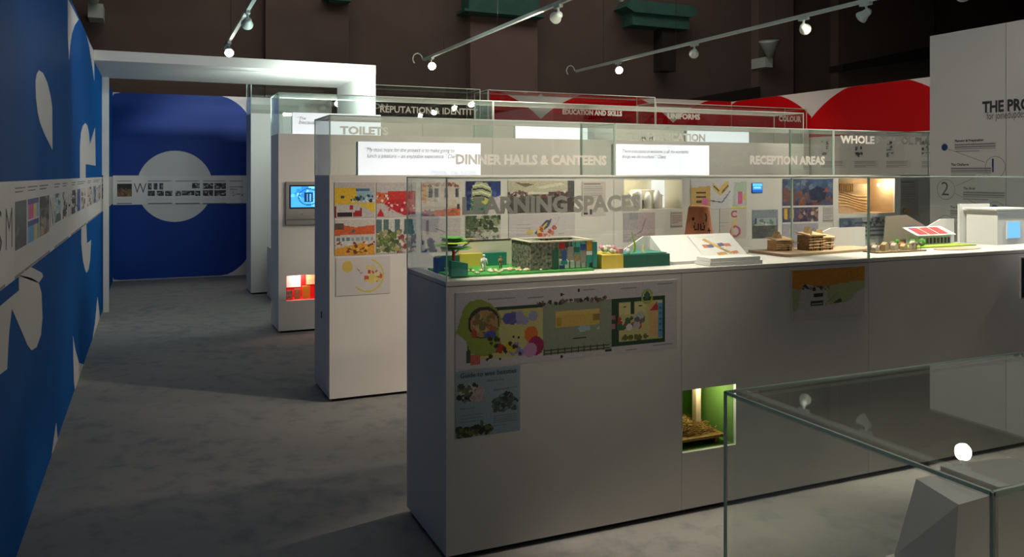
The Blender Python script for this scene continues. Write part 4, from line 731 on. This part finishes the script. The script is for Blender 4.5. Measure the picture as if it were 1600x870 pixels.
for x, y, ra in ((3.99, 3.36, .018), (4.03, 3.33, .022), (4.06, 3.35, .014), (3.94, 3.42, .014)): MB().rod((x, y, Z1 + .006), (x, y, Z1 + .03), .002, 6).ball((x, y, Z1 + .03), ra, 9, 6).build('tree', 'leaf', fm)
gx0 = xy(1385, 3.51)
tag(MB().prism([(gx0 - .02, 3.512, Z1), (gx0 + .36, 3.512, Z1), (gx0 + .36, 3.512, Z1 + .09), (gx0 + .17, 3.512, Z1 + .175), (gx0, 3.512, Z1 + .17)], (0, .006, 0)).build('grey_card', 'skin', loc=(gx0, 3.512, Z1)), 'grey slanted card standing behind the school model', 'card')
tag(MB().lathe((4.14, 3.19, Z1), [(.17, 0), (.17, .003)], 28).build('round_mat', 'plywood', loc=(4.14, 3.19, Z1)), 'flat thin brown disc lying before the school model', 'mat')
bpy.data.objects['round_mat'].scale = (1, .42, 1)
# white cube with blue window and its screens
cu = thing('cube_model', (4.57, 3.26, Z1), 'white cube model with a glowing blue window', 'model')
MB().box((4.57, 3.26, Z1), (4.92, 3.46, Z1 + .205)).build('cube_body', 'paper', cu); MB().box((4.55, 3.25, Z1 + .205), (4.93, 3.47, Z1 + .213)).build('cube_lid', 'paper', cu)
x0, z1 = on_y(1573, 347, 3.26); x1, z0 = on_y(1592, 371, 3.26)
MB().box((x0 - .005, 3.254, z0 - .005), (x1 + .005, 3.2595, z1 + .005)).build('window_frame', 'paper', cu); wfr = cu.children[-1]; MB().box((x0, 3.252, z0), (x1, 3.2535, z1)).build('window_glow', 'bluewin', wfr)
tag(MB().prism([(4.20, 3.505, Z1), (4.52, 3.505, Z1), (4.52, 3.505, Z1 + .145), (4.40, 3.505, Z1 + .145), (4.20, 3.505, Z1 + .065)], (0, .008, 0)).build('white_screen', 'paper', loc=(4.20, 3.505, Z1)), 'white sloping card between school model and white cube', 'card')
tag(MB().box((4.53, 3.475, Z1), (4.80, 3.49, Z1 + .235)).build('white_screen', 'paper', loc=(4.53, 3.475, Z1)), 'tall white card standing behind the white cube', 'card')
# ---- massing blocks in the near vitrine
z9 = .6905
tag(MB().box((1.13, .74, z9), (1.95, 1.005, .86)).build('block_base', 'white', loc=(1.13, .74, z9)), 'large white base block in the near vitrine', 'block', 'white massing blocks')
mb = MB(); q = [(1.138, .885, .861), (1.241, .885, .861), (1.241, .998, .861), (1.142, .998, .861)]; t_ = [(1.155, .888, .985), (1.24, .893, .985), (1.237, .993, .985), (1.188, .993, .985)]
mb.v = q + t_; mb.f = [(3, 2, 1, 0), (4, 5, 6, 7), (0, 1, 5, 4), (1, 2, 6, 5), (2, 3, 7, 6), (3, 0, 4, 7)]
tag(mb.build('tapered_block', 'white', loc=(1.138, .885, .861)), 'tapered white block at the corner of the near vitrine', 'block', 'white massing blocks')
tag(MB().prism([(1.243, .885, .861), (1.42, .885, .861), (1.42, .885, .99), (1.243, .885, 1.0)], (0, .105, 0)).build('flat_block', 'white', loc=(1.243, .885, .861)), 'flat-topped white block next to the tapered block', 'block', 'white massing blocks')

# ================================================================== lighting tracks and spotlights
ZT = 3.09
TX = (.87, 3.50, 6.05)
def track(X, ye, label, hook):
    t = thing('lighting_track', (X, ye, ZT), label, 'light track', 'lighting tracks'); MB().box((X - .018, -2.5, ZT), (X + .018, ye, ZT + .034)).build('rail', 'track', t)
    MB().box((X - .02, ye, ZT - .002), (X + .02, ye + .03, ZT + .036)).build('end_cap', 'track', t)
    for k, y in enumerate((ye - .8, ye - 2.6, ye - 4.4, ye - 6.2, ye - 8.0)): MB().rod((X, y, ZT + .034), (X, y, 9.0), .003, 6).build('suspension_wire', 'wire', t)
    if hook: MB().tube([(X - .02 - .07 + .07 * math.cos(a), ye + .05, ZT + .02 + .08 * math.sin(a)) for a in [i * .4 for i in range(11)]], .008, 6).build('cable_loop', 'track', t)
    return t
track(TX[0], on_x(352, 0, TX[0])[0] + .05, 'short pale lighting track over the passage', False)
track(TX[1], on_x(664, 0, TX[1])[0], 'pale lighting track ending over the REPUTATION & IDENTITY case', True)
track(TX[2], on_x(902, 0, TX[2])[0], 'long pale lighting track running before the red wall', True)
def spot(label, X, Y, aim, on=1, energy=0.0, color=(1, .86, .68), cone=60, blend=.6, size=.06, lr=.05):
    p = Vector((X, Y, ZT - .10)); d = (Vector(aim) - p).normalized()
    s = thing('track_spotlight', (X, Y, ZT), label, 'spotlight', 'track spotlights')
    MB().box((X - .02, Y - .06, ZT - .028), (X + .02, Y + .06, ZT - .001)).build('adapter', 'track', s); MB().rod((X, Y, ZT - .028), p - d * .02, .012, 8).build('stem', 'track', s)
    MB().lathe(p - d * .05, [(.022, 0), (.034, .02), (.040, .06), (.058, .105), (.058, .115)], 20, d).build('lamp_housing', 'track', s, True); hs = s.children[-1]
    MB().lathe(p + d * .0655, [(lr, 0), (lr, .003)], 20, d).build('lens', 'lens' if on else 'lensoff', hs)
    if energy:
        L = bpy.data.lights.new('spot_lamp', 'SPOT'); L.energy = energy; L.color = color; L.spot_size = math.radians(cone); L.spot_blend = blend; L.shadow_soft_size = size
        o = bpy.data.objects.new('spot_lamp', L); COL.objects.link(o); o.location = p + d * .09; o.rotation_euler = d.to_track_quat('-Z', 'Y').to_euler()
    return s
def ty(px, i): return on_x(px, 0, TX[i])[0]
WARM, COOL = (1, .86, .70), (.92, .97, 1.0)
# seen in the photograph
spot('lit spotlight at the far end of the passage track', TX[0], ty(358, 0), (.6, 6.0, .2), 1, 70, COOL)
spot('pale dim-lensed spotlight higher on the passage track', TX[0], ty(387, 0), (.9, 12.8, 1.4), 0, 260, COOL, 40)  # lens looks off, yet its beam lights the far wall
spot('brightest starry spotlight at the end of the middle track', TX[1], ty(674, 1), (2.6, 5.4, 1.0), 1, 160, WARM)
spot('spotlight cut by the top edge on the middle track', TX[1], ty(872, 1), (3.6, 10.7, 2.3), 0, 260, WARM, 70)
spot('lit spotlight near the end of the long track', TX[2], ty(966, 2), (4.2, 4.6, .9), 1, 160, WARM)
spot('small downturned spotlight midway on the long track', TX[2], ty(1085, 2), (7.6, 10.7, 2.3), 0, 260, WARM, 75)
spot('round-faced pale spotlight high on the long track', TX[2], ty(1256, 2), (10.3, 9.2, 2.1), 0, 150, WARM, 80)
# out of view: the reflected lamp, then unseen spotlights added to light the rows
spot('lit spotlight over the counter reflected in the near vitrine', TX[2], ty(1505, 2), (4.4, 3.4, 1.0), 1, 90, WARM, 60, lr=.028)
spot('added spotlight on the passage track aimed along the blue wall', TX[0], 5.2, (-.48, 8.2, 2.1), 0, 80, COOL, 75, 1.0)
spot('added spotlight on the passage track washing the near blue wall', TX[0], 2.4, (-.48, 5.4, 2.5), 0, 34, COOL, 70, 1.0)
spot('added spotlight on the middle track aimed at the classroom photographs', TX[1], 3.3, (2.35, 5.42, 1.35), 0, 240, WARM, 66, 1.0)
spot('added spotlight on the passage track aimed at the counter models', TX[0], 2.97, (1.72, 3.30, 1.12), 0, 220, WARM, 42)
spot('added spotlight on the middle track aimed at the white cube model', TX[1], 2.97, (4.0, 3.34, 1.15), 0, 260, WARM, 62)
spot('added spotlight on the long track aimed at the townscape print', TX[2], 3.3, (4.6, 5.42, 1.35), 0, 240, WARM, 75)
spot('added spotlight on the long track aimed at the process wall models', TX[2], 2.95, (4.0, 3.3, 1.15), 0, 300, WARM, 44)
spot('added spotlight on the middle track aimed at the sloping display', TX[1], 4.1, (2.35, 3.2, 1.25), 0, 190, WARM, 40)
spot('added spotlight on the middle track washing the counter front', TX[1], -1.2, (1.8, 3.0, 1.5), 0, 120, WARM, 27, 1.0, .1)
spot('added spotlight on the middle track aimed at the third row front', TX[1], 5.7, (3.2, 7.97, 1.7), 0, 130, WARM, 80)
spot('added spotlight on the long track aimed at the third row front', TX[2], 5.6, (5.9, 7.97, 1.7), 0, 130, WARM, 80)
spot('added spotlight on the long track aimed at the process wall', TX[1], .2, (6.0, 4.0, 1.9), 0, 100, COOL, 60)
spot('added spotlight on the passage track over the near vitrine', TX[0], .2, (1.35, .85, .9), 0, 42, WARM, 34, 1.0)
# lamp fixed on hall pilaster and on the left
for lab, px, py, Y in (('pale cone lamp fixed to the dark hall wall above the red wall', 1203, 90, 17.3), ('pale cone lamp at the top behind the blue wall', 148, 6, 17.3)):
    x, z = on_y(px, py, Y); l = thing('wall_lamp', (x, Y, z), lab, 'wall lamp'); MB().box((x - .12, Y + .05, z - .25), (x + .14, Y + .6, z + .02)).build('bracket_box', 'track', l)
    MB().lathe((x, Y, z), [(.07, 0), (.26, .45), (.27, .47)], 18, (-.25, -.2, .9)).build('cone_shade', 'track', l, True)
# area light added behind the third-row lightbox to brighten the canopy
area_light('canopy_fill', (1.65, 8.36, 2.12), .8, 34, (.86, 1.0, .98), (math.radians(140), 0, 0), .05)
